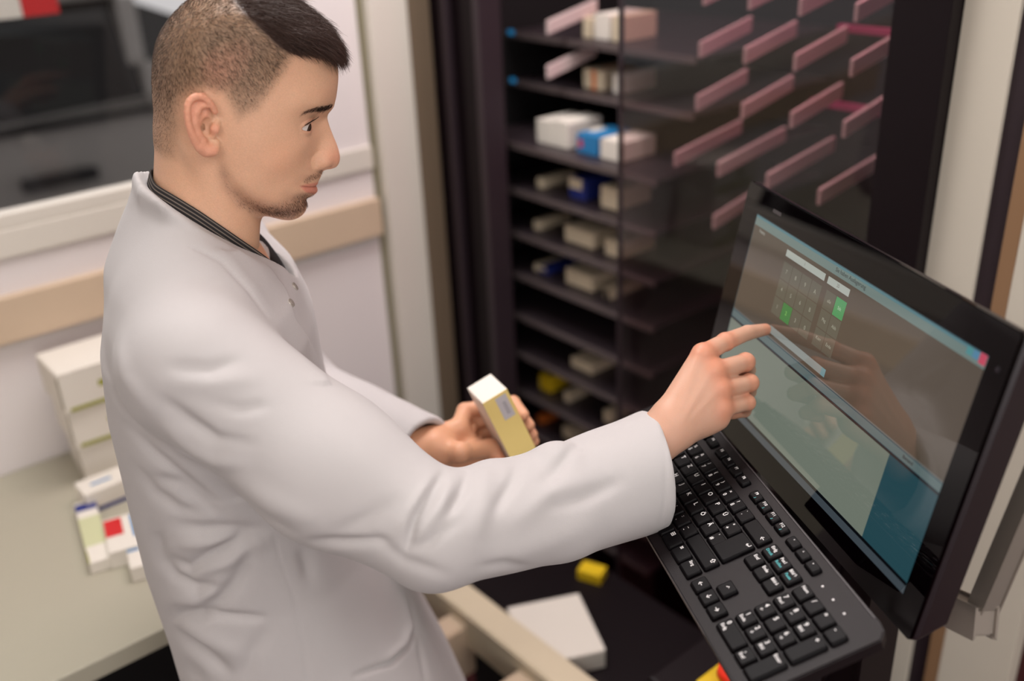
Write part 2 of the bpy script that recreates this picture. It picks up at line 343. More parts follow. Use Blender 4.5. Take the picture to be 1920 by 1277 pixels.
for z in SHELF_Z[:3]:
    bm = bmesh.new(); x_ = 1.455 if z > 1.4 else 1.355; box(bm, (x_ - .004 - XM, 1.755 - 1.24, z - .004), (x_ - XM, 1.772 - 1.24, z + .006), .001); bm_obj('status_light', bm, mat('blue_status_light', (10, 70, 110), .4, emit=(20, 120, 170), es=.6), mc)
# frosted dividers: white inclined chutes with pink machine light on them
def divider(x, y, z, ln=0.15, h=0.027, rise=0.028):
    bm = bmesh.new(); b2 = bmesh.new(); bmesh.ops.create_cube(b2, size=1)
    for v in b2.verts:
        t = v.co.x + .5; v.co = Vector((x - XM + t * ln, y - 1.24 + v.co.y * 0.007, z + v.co.z * h + t * rise))
    bmesh.ops.bevel(b2, geom=b2.edges[:], offset=.001, segments=1, affect='EDGES'); merge(bm, b2)
    bm_obj('divider', bm, M['pinkbar'], mc)
DIV = [(1312, 94), (1396, 105), (1490, 118), (1596, 128), (1306, 194), (1391, 209), (1483, 226), (1582, 243), (1265, 300), (1346, 318), (1438, 340), (1535, 370),
       (1320, -5), (1405, 3), (1500, 14), (1605, 24), (1338, 417), (1640, 395), (1026, 52), (1026, 136)]
for i, (px, py) in enumerate(DIV):
    p = on_plane(px, py, 0, 1.40 if i not in (8, 9, 10, 11) else 1.37)
    divider(p[0], p[1], p[2], ln=(0.19 if i in (8, 9, 10, 11) else 0.14))
for z, y0, y1 in ((1.735, .72, 1.02), (1.60, .72, 1.0), (1.47, .72, 1.04)):
    bm = bmesh.new(); box(bm, (1.54 - XM, y0 - 1.24, z), (1.555 - XM, y1 - 1.24, z + .012), .002); bm_obj('pink_lit_edge', bm, mat('pink_edge_glow', (120, 50, 80), .3, emit=(200, 50, 110), es=0.22), mc)  # shelf edges lit pink; the light they catch is put in as glow
pl = bpy.data.lights.new('pink_machine_light', 'AREA'); pl.shape = 'RECTANGLE'; pl.size = 0.3; pl.size_y = 0.25; pl.energy = 2.2; pl.color = (1, 0.12, 0.36)
o = bpy.data.objects.new('pink_machine_light', pl); COL.objects.link(o); o.location = (1.66, 0.82, 2.2)
pl = bpy.data.lights.new('cabinet_light', 'AREA'); pl.shape = 'RECTANGLE'; pl.size = 0.08; pl.size_y = 0.9; pl.energy = 7.0; pl.color = (1, 0.84, 0.80)
o = bpy.data.objects.new('cabinet_light', pl); COL.objects.link(o); o.location = (1.40, 1.15, 2.5)
# cartons on the shelves: (px centre, px base, width m, height m, material, print, label)
SH = [(1100, 78, 2, .022, .04, 'cream', 'small cream pack left of the big white one, upper shelf'), (1128, 84, 2, .045, .05, 'carton', 'upright white pack on the upper shelf'), (1158, 88, 2, .03, .05, 'cream', 'cream pack at the glass edge, upper shelf'),
      (1112, 168, 2, .06, .04, 'cream', 'cream and orange pack on the second shelf'), (1158, 176, 2, .028, .04, 'carton', 'white pack at the glass edge, second shelf'),
      (1020, 238, 3, .05, .05, 'carton', 'white crumpled-looking pack at the left of the wide shelf'), (1050, 262, 3, .05, .055, 'carton', 'large white pack in the middle of the wide shelf'), (1100, 275, 3, .06, .04, 'blue', 'bright blue pack with a red dot on the wide shelf'), (1145, 290, 3, .06, .04, 'carton', 'white pack with blue mark at the right of the wide shelf'),
      (1012, 326, 4, .022, .022, 'cream', 'small cream pack under the wide shelf'), (1082, 352, 4, .05, .045, 'navy', 'navy and cream pack under the wide shelf'), (1142, 374, 4, .05, .045, 'cream', 'cream pack at the glass edge under the wide shelf'),
      (1005, 398, 5, .02, .022, 'cream', 'tiny cream pack on the fifth shelf'), (1085, 425, 5, .09, .035, 'cream', 'long cream pack on the fifth shelf'), (1150, 455, 5, .05, .035, 'cream', 'cream pack beside the long one on the fifth shelf'),
      (1005, 470, 6, .018, .016, 'cream', 'tiny pack on the sixth shelf'), (1085, 510, 6, .085, .035, 'cream', 'long cream pack on the sixth shelf'), (1138, 527, 6, .018, .022, 'cream', 'narrow pack by the glass edge on the sixth shelf'),
      (1020, 550, 7, .03, .015, 'navy', 'flat navy pack on the seventh shelf'), (1140, 598, 7, .02, .02, 'cream', 'small pack by the glass edge on the seventh shelf'),
      (1090, 668, 8, .07, .022, 'cream', 'flat cream pack on the eighth shelf'), (1022, 730, 9, .04, .04, 'yellow2', 'yellow and white pack on the ninth shelf'), (1062, 730, 9, .02, .025, 'cream', 'small pale pack beside the yellow one'),
      (1138, 770, 9, .022, .03, 'cream', 'pale pack by the glass edge on the ninth shelf'), (1012, 790, 10, .022, .02, 'orange', 'brownish orange pack on the tenth shelf'), (1065, 822, 10, .04, .03, 'cream', 'cream pack on the tenth shelf'), (1112, 1080, 11, .03, .03, 'yellow2', 'small yellow pack low in the machine')]
for px, py, k, w_, h_, m, lab in SH:
    z = SHELF_Z[k - 1]; x = 1.40 if k > 2 else 1.50
    # height of the pack base is the shelf it stands on; its column comes from the column seen in the photo
    r = on_plane(px, py, 0, x); st = []
    if m == 'blue': st = [('f', .1, .3, .3, .7, M['red']), ('t', 0, .35, .3, .7, M['carton'])]
    if m == 'cream' and w_ == .06: st = [('f', .45, .65, 0, 1, M['orange']), ('t', .45, .65, 0, 1, M['orange'])]
    if m == 'navy': st = [('f', 0, .8, .5, 1, M['cream'])]
    if m == 'yellow2': st = [('l', .2, 1, 0, .6, M['carton'])]
    zb = min(SHELF_Z, key=lambda q: abs(q - r[2]))
    c_ = carton('medicine_pack', (x + .05, r[1], zb + .0006), (w_, 0.10, h_), math.pi / 2 * -1, M[m], lab + ' in the machine', 'medicine pack', 'medicine packs on the machine shelves', st)

# delivery tray, cartons and stop button under the keyboard
def at_z(px, py, z): return on_plane(px, py, 2, z)
ZT = 0.60
dt = empty('delivery_tray', (1.0, 1.05, 0)); tag(dt, 'dark delivery tray with a pale rim below the sleeve, before the machine', 'tray')
A = at_z(835, 1090, ZT + .03); Bq = at_z(1090, 1290, ZT + .03)
dv = (Bq - A) / np.linalg.norm(Bq - A); nv = np.array([-dv[1], dv[0], 0]); nv = nv if nv[0] > 0 else -nv
def tray_box(bm, a0, a1, n0, n1, z0, z1):
    b2 = bmesh.new(); bmesh.ops.create_cube(b2, size=1)
    for v in b2.verts:
        a = a0 + (v.co.x + .5) * (a1 - a0); n = n0 + (v.co.y + .5) * (n1 - n0); q = A + dv * a + nv * n
        v.co = Vector((q[0] - 1.0, q[1] - 1.05, z0 + (v.co.z + .5) * (z1 - z0)))
    bmesh.ops.bevel(b2, geom=b2.edges[:], offset=.003, segments=2, affect='EDGES'); merge(bm, b2)
bm = bmesh.new(); tray_box(bm, -.1, .55, 0.0, .30, ZT - .05, ZT - .02); bm_obj('tray_floor', bm, M['black'], dt)
bm = bmesh.new(); tray_box(bm, -.1, .55, -.030, .03, ZT - .05, ZT + .03); bm_obj('tray_rim', bm, M['cream'], dt)
bm = bmesh.new(); tray_box(bm, .05, .10, -.10, -.012, ZT - .12, ZT - .0); bm_obj('bracket', bm, M['wood'], dt)
bm = bmesh.new(); tray_box(bm, .25, .30, -.09, -.012, ZT - .12, ZT - .0); bm_obj('bracket', bm, M['wood'], dt)
bm = bmesh.new(); tray_box(bm, 0.0, .5, .05, .28, 0, ZT - .05); bm_obj('pedestal', bm, M['dark'], dt)
q = at_z(1040, 1178, ZT + .02)
c1 = carton('shipping_carton', (q[0] , q[1], ZT - .02), (.16, .14, .04), 1.12, M['carton'], 'plain white carton lying in the dark delivery tray', 'box')
q = at_z(1372, 1268, 0.86)
co = empty('console_pedestal', (q[0] + .06, q[1], 0)); tag(co, 'black console pedestal below the keyboard', 'pedestal')
bm = bmesh.new(); box(bm, (-.10, -.09, 0), (.16, .12, .80), .006); bm_obj('pedestal_body', bm, M['black'], co)
q2 = at_z(1110, 1075, ZT - .01); carton('medicine_pack', (q2[0], q2[1], ZT - .0198), (.035, .05, .022), .4, M['yellow2'], 'small yellow pack lying deep in the delivery tray under the sleeve', 'medicine pack')
es = empty('emergency_stop', (q[0], q[1], .801)); tag(es, 'yellow emergency stop housing with a red push button under the keyboard', 'emergency stop')
bm = bmesh.new(); box(bm, (-.036, -.036, 0), (.036, .036, .05), .008, 3); bm_obj('housing', bm, M['yellow2'], es)
bm = bmesh.new(); cyl(bm, (0, 0, .05), (0, 0, .062), .012); cyl(bm, (0, 0, .062), (0, 0, .072), .021, .019); bm_obj('push_button', bm, M['redbtn'], es)
# ------------------------------------------------------------------ touch monitor
MO = np.array([0.9414, 0.6943, 1.4921]); MX = np.array([-.44369, -.89594, .02091]); MD = np.array([-.19461, .07355, -.97812]); MN = np.array([-.87479, .43805, .20699])
MX /= np.linalg.norm(MX); MD -= MD.dot(MX) * MX; MD /= np.linalg.norm(MD); MN = np.cross(MX, -MD)
mo = empty('touch_monitor', M=frame(MO, MX, -MD, MN)); tag(mo, 'black widescreen touch monitor facing the man, showing a number pad window', 'monitor')
bm = bmesh.new(); prism(bm, rrect(-.0365, -.2685, .4445, .031, .005), -.003, 0.0, .0008); bm_obj('front_glass', bm, M['gloss'], mo)
bm = bmesh.new(); b2 = bmesh.new(); rg = []
for z_, l_, b_, r_, t_ in ((-.0032, -.0365, -.2690, .4450, .0312), (-.008, -.0365, -.2692, .4460, .0310), (-.034, -.010, -.255, .4440, -.008)):
    rg.append([b2.verts.new((x, y, z_)) for x, y in rrect(l_, b_, r_, t_, .006)])
for a, c in zip(rg, rg[1:]):
    for i in range(len(a)): b2.faces.new([a[i], a[(i + 1) % len(a)], c[(i + 1) % len(a)], c[i]])
b2.faces.new(rg[0]); b2.faces.new(rg[-1]); merge(bm, b2)
bm_obj('housing', bm, M['housing'], mo)
bm = bmesh.new(); box(bm, (.06, -.22, -.05), (.35, -.02, -.0345), .008); bm_obj('rear_cover', bm, M['housing'], mo)
bm = bmesh.new(); cyl(bm, (.4325, -.006, 0.0), (.4325, -.006, .0004), .0026); bm_obj('camera_lens', bm, mat('lens', (30, 26, 34), .1), mo)
bm = bmesh.new(); prism(bm, rrect(.033, .0115, .053, .0155, .0015), 0.0, .0002); bm_obj('maker_mark', bm, mat('grey_mark', (60, 56, 58), .3), mo)
_ui = {}
def uim(c, e=1.0):
    k = (c, e)
    if k not in _ui: _ui[k] = mat('display_%d_%d_%d' % c, (4, 4, 4), 0.03, ior=1.75, emit=c, es=e)
    return _ui[k]
ui = bmesh.new(); uims = []
def ur(x0, y0, x1, y1, c, lv, e=1.0):
    m = uim(c, e)
    if m not in uims: uims.append(m)
    z = .00015 + lv * .00006
    quad(ui, [(x0, -y1, z), (x1, -y1, z), (x1, -y0, z), (x0, -y0, z)], uims.index(m))
def ut(s, x, y, size, c, lv):
    m = uim(c)
    if m not in uims: uims.append(m)
    text(ui, s, size, Matrix.Translation((x, -y, .00015 + lv * .00006)), uims.index(m))
DW, DH = .4189, .2358
ur(0, 0, DW, DH, (30, 62, 72), 0)
ur(.001, .001, DW, .0125, (98, 116, 112), 1)            # title bar
ur(.001, .001, DW, .0035, (70, 112, 120), 2)
ur(.001, .0125, DW, .119, (74, 65, 55), 1)               # application body
ut('Sie haben Auslagerung', .211, .0068, .0062, (50, 56, 56), 3)
ut('Eingang', .022, .0165, .0045, (150, 150, 140), 3)
ur(.0842, .0172, .1686, .0250, (158, 164, 156), 2); ur(.1745, .0172, .2163, .0250, (158, 164, 156), 2)
ut('1', .126, .0210, .005, (110, 110, 104), 3); ut('25', .195, .0210, .005, (110, 110, 104), 3)
nums = ['7', '8', '9', 'A', '4', '5', '6', 'B', '1', '2', '3', '0']
for i in range(12):
    cx = .0846 + (i % 4) * .0211; cy = .0310 + (i // 4) * .0209; g = i == 9
    ur(cx, cy, cx + .0202, cy + .0199, (52, 116, 58) if g else (84, 82, 70), 2)
    ut(nums[i], cx + .0101, cy + .0100, .0065, (120, 180, 90) if g else (140, 140, 124), 3)
nn = ['alle', 'Stk', 'Pkg', 'Abb', 'Korr', 'Ende']
for i in range(6):
    cx = .1778 + (i % 2) * .0202; cy = .0310 + (i // 2) * .0209; g = i == 1
    ur(cx, cy, cx + .0193, cy + .0199, (64, 138, 84) if g else (84, 82, 70), 2)
    ut(nn[i], cx + .0097, cy + .0100, .0052, (150, 180, 150) if g else (140, 140, 124), 3)
ur(.0910, .1065, .2155, .1150, (128, 134, 130), 2); ur(.2075, .1065, .2155, .1150, (100, 136, 140), 3)
ur(.001, .119, DW, .1205, (96, 96, 92), 2)
ur(.001, .1215, DW, .1300, (84, 100, 100), 2)            # second window title bar
ur(.001, .1305, DW, .1330, (24, 26, 30), 2)
ut('Bestand', .370, .1255, .0048, (20, 26, 30), 3)
ur(.001, .1330, DW, .2240, (34, 66, 74), 1)              # second window
ur(.001, .1330, .345, .2240, (106, 114, 103), 2)  # paler left part: reflection of wall and coat put into the window colour
ur(.0, .2240, DW, .2275, (6, 8, 12), 3)
ur(.0, .2275, DW, DH, (58, 66, 72), 3)                   # task bar
for x in (.004, .018, .030, .042): ur(x, .2290, x + .009, .2345, (80, 92, 100), 4)
ur(.3935, .0015, .4010, .0085, (64, 128, 132), 3); ur(.4015, .0015, .4090, .0085, (70, 120, 150), 3); ur(.4098, .0005, .4182, .0100, (180, 60, 84), 3)
ob = bm_obj('display', ui, uims, mo); tag(ob, 'lit display with a number pad window and title bars')

# mount behind the monitor
mt = empty('monitor_mount', (1.02, 0.50, 0)); tag(mt, 'black post with arm holding the monitor and a steel side rail', 'monitor mount')
def seg_obj(name, p0, p1, a, b_, m, par, up=(0, 0, 1)):
    """rectangular bar between two world points"""
    p0 = Vector(p0); p1 = Vector(p1); d = (p1 - p0).normalized(); upv = Vector(up); s_ = d.cross(upv).normalized(); t_ = s_.cross(d)
    bm = bmesh.new(); b2 = bmesh.new(); bmesh.ops.create_cube(b2, size=1); L_ = (p1 - p0).length
    for v in b2.verts: v.co = p0 + d * (v.co.x + .5) * L_ + s_ * v.co.y * a + t_ * v.co.z * b_ - Vector(par.matrix_world.translation)
    bmesh.ops.bevel(b2, geom=b2.edges[:], offset=min(a, b_) * .1, segments=2, affect='EDGES'); merge(bm, b2); return bm_obj(name, bm, m, par)
mc_ = MO + MX * .205 + MD * .12
bpy.context.view_layer.update()
pb = mc_ - MN * .10
seg_obj('arm', mc_ - MN * .045, pb, .06, .06, M['black'], mt)
seg_obj('post', (pb[0], pb[1], 0.0), (pb[0], pb[1], pb[2] + .04), .05, .07, M['black'], mt, up=(1, 0, 0))
bm = bmesh.new(); b2 = bmesh.new(); box(b2, (-.18, -.15, 0), (.10, .15, .02), .004); merge(bm, b2, 0, Matrix.Translation((pb[0] - 1.02, pb[1] - .50, 0))); bm_obj('foot_plate', bm, M['black'], mt)
def on_off(px, py, off):
    r = F_(px, py); o_ = MO + MN * off; t = (o_ - CAM_P).dot(MN) / r.dot(MN); return CAM_P + r * t
a0 = on_off(1835, 1160, -.075); a1 = on_off(1921, 958, -.075); a1 = a0 + (a1 - a0) * 1.9
dq = (a1 - a0) / np.linalg.norm(a1 - a0)
seg_obj('side_rail', a0 - dq * .002, a1, .016, .020, M['steel'], mt, up=tuple(MN))
e0 = on_off(1735, 1116, -.070); e1 = on_off(1846, 1168, -.070)
seg_obj('rail_end', e0, e1, .026, .026, M['steel'], mt, up=tuple(MN))

# ------------------------------------------------------------------ keyboard
KO = np.array([0.74466638, 0.75366329, 1.24719938]); KX = np.array([-.45344818, -.8912799, .00220945]); KY = np.array([.85059024, -.43200373, .29978161])
KX /= np.linalg.norm(KX); KY -= KY.dot(KX) * KX; KY /= np.linalg.norm(KY); KN = np.cross(KX, KY)
U = .01905
kb = empty('keyboard', M=frame(KO, KX, KY, KN)); tag(kb, 'black full size computer keyboard with white and teal key legends', 'keyboard')
bm = bmesh.new()
poly = [(-.85, -.85), (-.55, -1.08), (22.7, -1.08), (23.1, -.8), (23.15, 5.6), (22.75, 6.0), (22.2, 6.12), (-.4, 6.12), (-.85, 5.8)]
prism(bm, [(x * U, y * U) for x, y in poly], -.016, -.0042, .0012)
bm_obj('keyboard_case', bm, M['plastic'], kb)
bm = bmesh.new(); box(bm, (-.6 * U, 5.98 * U, -.0044), (22.0 * U, 6.06 * U, -.0034), .0003); bm_obj('rear_ridge', bm, M['shelf'], kb)
bm = bmesh.new(); box(bm, (-.4 * U, -1.10 * U, -.0085), (18.6 * U, -1.03 * U, -.0055), .0004); bm_obj('front_trim', bm, M['shelf_lip'], kb)
KEYS = []
def row(y, x, items, h=1):
    for it in items:
        lab, w_ = it if isinstance(it, tuple) else (it, 1); KEYS.append((lab, x, y, w_, h)); x += w_
row(4, 0, ['°|^', '!|1', '"|2', '§|3', '$|4', '%|5', '&|6', '/|7', '(|8', ')|9', '=|0', '?|ß', '`|´', ('←', 2)])
row(3, 0, [('⇥', 1.5), 'Q', 'W', 'E', 'R', 'T', 'Z', 'U', 'I', 'O', 'P', 'Ü', '*|+'])
row(2, 0, [('⇩', 1.75), 'A', 'S', 'D', 'F', 'G', 'H', 'J', 'K', 'L', 'Ö', 'Ä', "'|#"])
KEYS.append(('↵', 13.5, 2.5, 1.5, 2))
row(1, 0, [('⇧', 1.25), '>|<', 'Y', 'X', 'C', 'V', 'B', 'N', 'M', ';|,', ':|.', '_|-', ('⇧', 2.75)])
row(0, 0, [('Strg', 1.25), ('⊞', 1.25), ('Alt', 1.25), ('', 6.25), ('Alt Gr', 1.25), ('⊞', 1.25), ('≡', 1.25), ('Strg', 1.25)])
KEYS.append(('Esc', 0, 5.2, 1, .7))
for g, x in enumerate((2, 6.3, 10.95)):
    for i in range(4): KEYS.append(('F%d' % (g * 4 + i + 1), x + i * 1.0, 5.2, .98, .7))
for i, s in enumerate('▾▴▸'): KEYS.append((s, 15.25 + i, 5.2, .98, .7))
row(4, 15.25, ['Einfg~', 'Pos1~', 'Bild↑~']); row(3, 15.25, ['Entf', 'Ende', 'Bild↓'])
KEYS.append(('↑', 16.25, 1, 1, 1)); row(0, 15.25, ['←', '↓', '→'])
row(4, 18.5, ['Num', '/', '*', '-']); row(3, 18.5, ['7|Pos1', '8|↑', '9|Bild']); row(2, 18.5, ['4|←', '5', '6|→']); row(1, 18.5, ['1|Ende', '2|↓', '3|Bild'])
KEYS.append(('+', 21.5, 2.5, 1, 2)); KEYS.append(('Enter', 21.5, .5, 1, 2)); row(0, 18.5, [('0|Einfg', 2), ',|Entf'])
def keycap(bm, x0, y0, x1, y1, h):
    g = .045; b = [(x0 + g, y0 + g), (x1 - g, y0 + g), (x1 - g, y1 - g), (x0 + g, y1 - g)]
    base = [(p[0] * U, p[1] * U) for p in rrect(x0 + g, y0 + g, x1 - g, y1 - g, .10, 3)]
    mid = [(p[0] * U, p[1] * U) for p in rrect(x0 + g + .05, y0 + g + .07, x1 - g - .05, y1 - g - .03, .10, 3)]
    top = [(p[0] * U, p[1] * U) for p in rrect(x0 + g + .10, y0 + g + .13, x1 - g - .10, y1 - g - .07, .09, 3)]
    rings = []
    for pts, z in ((base, -.0046), (base, -.0030), (mid, -.0004), (top, 0.0)):
        rings.append([bm.verts.new((p[0], p[1], z)) for p in pts])
    n = len(base)
    for a, c in zip(rings, rings[1:]):
        for i in range(n): f = bm.faces.new([a[i], a[(i + 1) % n], c[(i + 1) % n], c[i]]); f.smooth = True
    bm.faces.new(rings[-1])
for lab, x, y, w_, h_ in KEYS:
    bm = bmesh.new(); y0 = y - h_ / 2; keycap(bm, x, y0, x + w_, y0 + h_, 0)
    teal = lab.endswith('~') or lab in ('F9', 'F10', 'F11', 'F12'); s = lab.rstrip('~')
    sz = U * (.30 if len(s) <= 3 else .26); top_ = y0 + h_
    def put(t, fx, fy, size, mi=1):
        if t: text(bm, t, size, Matrix.Translation(((x + fx) * U, fy * U, .00006)), mi)
    if '|' in s:
        a, b_ = s.split('|')
        if x >= 18: put(a, .34, top_ - .30, U * .34); put(b_, .42, top_ - .62, U * .24)
        else: put(a, .32, top_ - .30, U * .28); put(b_, .32, top_ - .66, U * .32)
    elif y > 5: put(s, .40, top_ - .24, U * .24); put('♪' if teal else '', .62, top_ - .46, U * .22, 2)
    elif len(s) == 1: put(s, .30 if w_ < 2 and h_ < 2 and s not in '←↑↓→' else (w_ * .5 if w_ < 1.1 and s in '←↑↓→' else (w_ - .35 if w_ > 1.3 else .4)), (top_ - .32) if s not in '←↑↓→' else top_ - .48, U * .36)
    elif s:
        put(s, .42 if w_ < 2 else .6, top_ - .30, U * .25)
        if teal: put({'Einfg': 'Druck', 'Pos1': 'Rollen'}.get(s, 'Pause'), .46, top_ - .60, U * .22, 2)
    k = bm_obj('key', bm, [M['keycap'], M['legend'], M['legend_teal']], kb)
for i, s in enumerate('13A'):
    bm = bmesh.new(); cyl(bm, ((19.0 + i) * U, 5.02 * U, -.0042), ((19.0 + i) * U, 5.02 * U, -.0036), .0011, seg=12); bm_obj('status_light', bm, M['legend'], kb)
# tray under the keyboard with its bracket
kt = empty('keyboard_tray', M=frame(KO, KX, KY, KN)); tag(kt, 'black metal tray carrying the keyboard in front of the monitor', 'keyboard tray')
bm = bmesh.new(); box(bm, (.3 * U, -.6 * U, -.0225), (21.6 * U, 5.6 * U, -.0165), .002); bm_obj('tray_plate', bm, M['black'], kt)
bm = bmesh.new(); box(bm, (8 * U, .5 * U, -.055), (14 * U, 4.6 * U, -.023), .004); bm_obj('support_arm', bm, M['black'], kt)
bm = bmesh.new(); cyl(bm, (20.6 * U, 3.5 * U, -.035), (20.6 * U, 3.5 * U, -.0225), .006); bm_obj('clamp_knob', bm, M['shelf_lip'], kt)
# ------------------------------------------------------------------ volume sculpting tools (numpy)
def smin(a, b, k):
    h = np.clip(.5 + .5 * (b - a) / k, 0, 1); return b + (a - b) * h - k * h * (1 - h)
def smax(a, b, k): return -smin(-a, -b, k)
def cap(P, a, b, ra, rb=None):
    rb = ra if rb is None else rb; a = np.asarray(a, np.float32); b = np.asarray(b, np.float32); d = b - a
    t = np.clip(((P - a) @ d) / (d @ d), 0, 1); return np.linalg.norm(P - a - t[:, None] * d, axis=1) - (ra + t * (rb - ra))
def chain(P, pts, rs, k=.004):
    r = None
    for i in range(len(pts) - 1):
        c = cap(P, pts[i], pts[i + 1], rs[i], rs[i + 1]); r = c if r is None else smin(r, c, k)
    return r
def ell(P, c, r, R=None):
    q = P - np.asarray(c, np.float32)
    if R is not None: q = q @ np.asarray(R, np.float32)
    q = q / np.asarray(r, np.float32); n = np.linalg.norm(q, axis=1); return (n - 1) * min(r) * (1 + .0 * n)
def surf(fn, lo, hi, h, margin=1.6, smooth=1):
    B_ = 8; lo = np.array(lo, np.float64); n = (np.ceil((np.array(hi) - lo) / h / B_).astype(int)) * B_; nb = n // B_
    ci = np.stack(np.meshgrid(*[np.arange(k) for k in nb], indexing='ij'), -1).reshape(-1, 3)
    cc = (lo + (ci * B_ + (B_ - 1) / 2) * h).astype(np.float32); fc = fn(cc)
    F = np.repeat(np.repeat(np.repeat(np.sign(fc).reshape(nb), B_, 0), B_, 1), B_, 2).astype(np.float32)
    act = ci[np.abs(fc) < B_ * h * .87 * margin]
    off = np.stack(np.meshgrid(*[np.arange(B_)] * 3, indexing='ij'), -1).reshape(-1, 3)
    for s in range(0, len(act), 400):
        idx = (act[s:s + 400, None, :] * B_ + off[None]).reshape(-1, 3)
        F[idx[:, 0], idx[:, 1], idx[:, 2]] = fn((lo + idx * h).astype(np.float32))
    F[0], F[-1] = 1, 1; F[:, 0], F[:, -1] = 1, 1; F[:, :, 0], F[:, :, -1] = 1, 1
    I = F < 0
    c8 = [I[a:n[0] - 1 + a, b:n[1] - 1 + b, c:n[2] - 1 + c] for a in (0, 1) for b in (0, 1) for c in (0, 1)]
    sm = sum(x.astype(np.int8) for x in c8); cells = np.stack(np.nonzero((sm > 0) & (sm < 8)), 1)
    vid = -np.ones(n - 1, np.int32); vid[cells[:, 0], cells[:, 1], cells[:, 2]] = np.arange(len(cells))
    acc = np.zeros((len(cells), 3)); cnt = np.zeros(len(cells)); cor = [np.array(x) for x in ((0,0,0),(0,0,1),(0,1,0),(0,1,1),(1,0,0),(1,0,1),(1,1,0),(1,1,1))]
    val = [F[cells[:, 0] + c[0], cells[:, 1] + c[1], cells[:, 2] + c[2]] for c in cor]
    for i in range(8):
        for j in range(i + 1, 8):
            if abs(cor[i] - cor[j]).sum() != 1: continue
            m = (val[i] < 0) != (val[j] < 0); t = val[i][m] / (val[i][m] - val[j][m])
            acc[m] += cor[i] + t[:, None] * (cor[j] - cor[i]); cnt[m] += 1
    V = lo + (cells + acc / cnt[:, None]) * h; Q = []
    for ax in range(3):
        s0 = [slice(1, -1)] * 3; s0[ax] = slice(0, -1); s1 = list(s0); s1[ax] = slice(1, None)
        A_, B2 = I[tuple(s0)], I[tuple(s1)]; e = np.stack(np.nonzero(A_ != B2), 1)
        fl = A_[e[:, 0], e[:, 1], e[:, 2]]; o_ = np.ones(3, int); o_[ax] = 0; e = e + o_
        u_, v_ = [(1, 2), (2, 0), (0, 1)][ax]; du = np.zeros(3, int); du[u_] = 1; dv_ = np.zeros(3, int); dv_[v_] = 1
        q = [e - du - dv_, e - dv_, e, e - du]; q = np.stack([vid[x[:, 0], x[:, 1], x[:, 2]] for x in q], 1)
        q[~fl] = q[~fl][:, ::-1]; Q.append(q)
    Q = np.concatenate(Q); Q = Q[(Q >= 0).all(1)]
    for _ in range(smooth): V = relax(V, Q, .5)
    return V, Q
def relax(V, Q, a=.5):
    E_ = np.concatenate([Q[:, [i, (i + 1) % 4]] for i in range(4)]); n = len(V); c = np.bincount(E_[:, 0], minlength=n) + np.bincount(E_[:, 1], minlength=n)
    S = np.stack([np.bincount(E_[:, 0], V[E_[:, 1], k], n) + np.bincount(E_[:, 1], V[E_[:, 0], k], n) for k in range(3)], 1)
    return V * (1 - a) + a * S / np.maximum(c, 1)[:, None]
def normals(V, Q):
    fn_ = np.cross(V[Q[:, 2]] - V[Q[:, 0]], V[Q[:, 3]] - V[Q[:, 1]]); N = np.zeros_like(V)
    for k in range(4):
        for j in range(3): N[:, j] += np.bincount(Q[:, k], fn_[:, j], len(V))
    return N / np.maximum(np.linalg.norm(N, axis=1), 1e-12)[:, None]
# body frame: x forward, y to the man's left, z up; origin in the head
BO = np.array([0.449, 0.978, 1.653]); Bf = np.array([.894, -.448, 0]) / math.hypot(.894, .448); Bl = np.array([-Bf[1], Bf[0], 0])
BM = np.stack([Bf, Bl, [0, 0, 1]])
def b2w(P): return np.asarray(P) @ BM + BO
def w2b(P): return (np.asarray(P) - BO) @ BM.T
def Bp(px, py, y):
    r = BM @ F_(px, py); o = BM @ (CAM_P - BO); return o + r * ((y - o[1]) / r[1])
def Bz(px, py, z): return w2b(CAM_P + F_(px, py) * z)
def topx(P):
    d = b2w(P) - CAM_P; z = d @ CAM_F; return np.stack([960 + 1867 * (d @ CAM_R) / z, 638.5 - 1867 * (d @ CAM_U) / z], 1), z
PERSON = np.array([0.30, 0.98, 0.0])
def np_obj(name, V, Q, m, parent, cols=None, smooth=True, org=PERSON, frameb=True):
    me = bpy.data.meshes.new(name); W = (b2w(V) if frameb else np.asarray(V)) - org; n = len(Q); k = Q.shape[1]
    me.vertices.add(len(W)); me.vertices.foreach_set('co', W.astype(np.float32).ravel())
    me.loops.add(n * k); me.loops.foreach_set('vertex_index', Q.astype(np.int32).ravel())
    me.polygons.add(n); me.polygons.foreach_set('loop_start', np.arange(0, n * k, k, dtype=np.int32))
    me.update(calc_edges=True)
    me.polygons.foreach_set('use_smooth', np.full(n, smooth)); 
    for mm in (m if isinstance(m, list) else [m]): me.materials.append(mm)
    if cols is not None:
        a = me.color_attributes.new('tone', 'FLOAT_COLOR', 'POINT'); a.data.foreach_set('color', np.concatenate([cols, np.ones((len(cols), 1))], 1).astype(np.float32).ravel())
    me.validate(); return link(bpy.data.objects.new(name, me), parent)
def poly_sd(X, Y, poly):
    p = np.asarray(poly, float); ins = np.zeros(X.shape, bool); d = np.full(X.shape, 1e9)
    for i in range(len(p)):
        a, b = p[i], p[(i + 1) % len(p)]; e = b - a; t = np.clip(((X - a[0]) * e[0] + (Y - a[1]) * e[1]) / (e @ e + 1e-12), 0, 1)
        d = np.minimum(d, np.hypot(X - a[0] - t * e[0], Y - a[1] - t * e[1]))
        c = (a[1] > Y) != (b[1] > Y); ins ^= c & (X < (b[0] - a[0]) * (Y - a[1]) / (b[1] - a[1] + 1e-12) + a[0])
    return np.where(ins, -d, d)
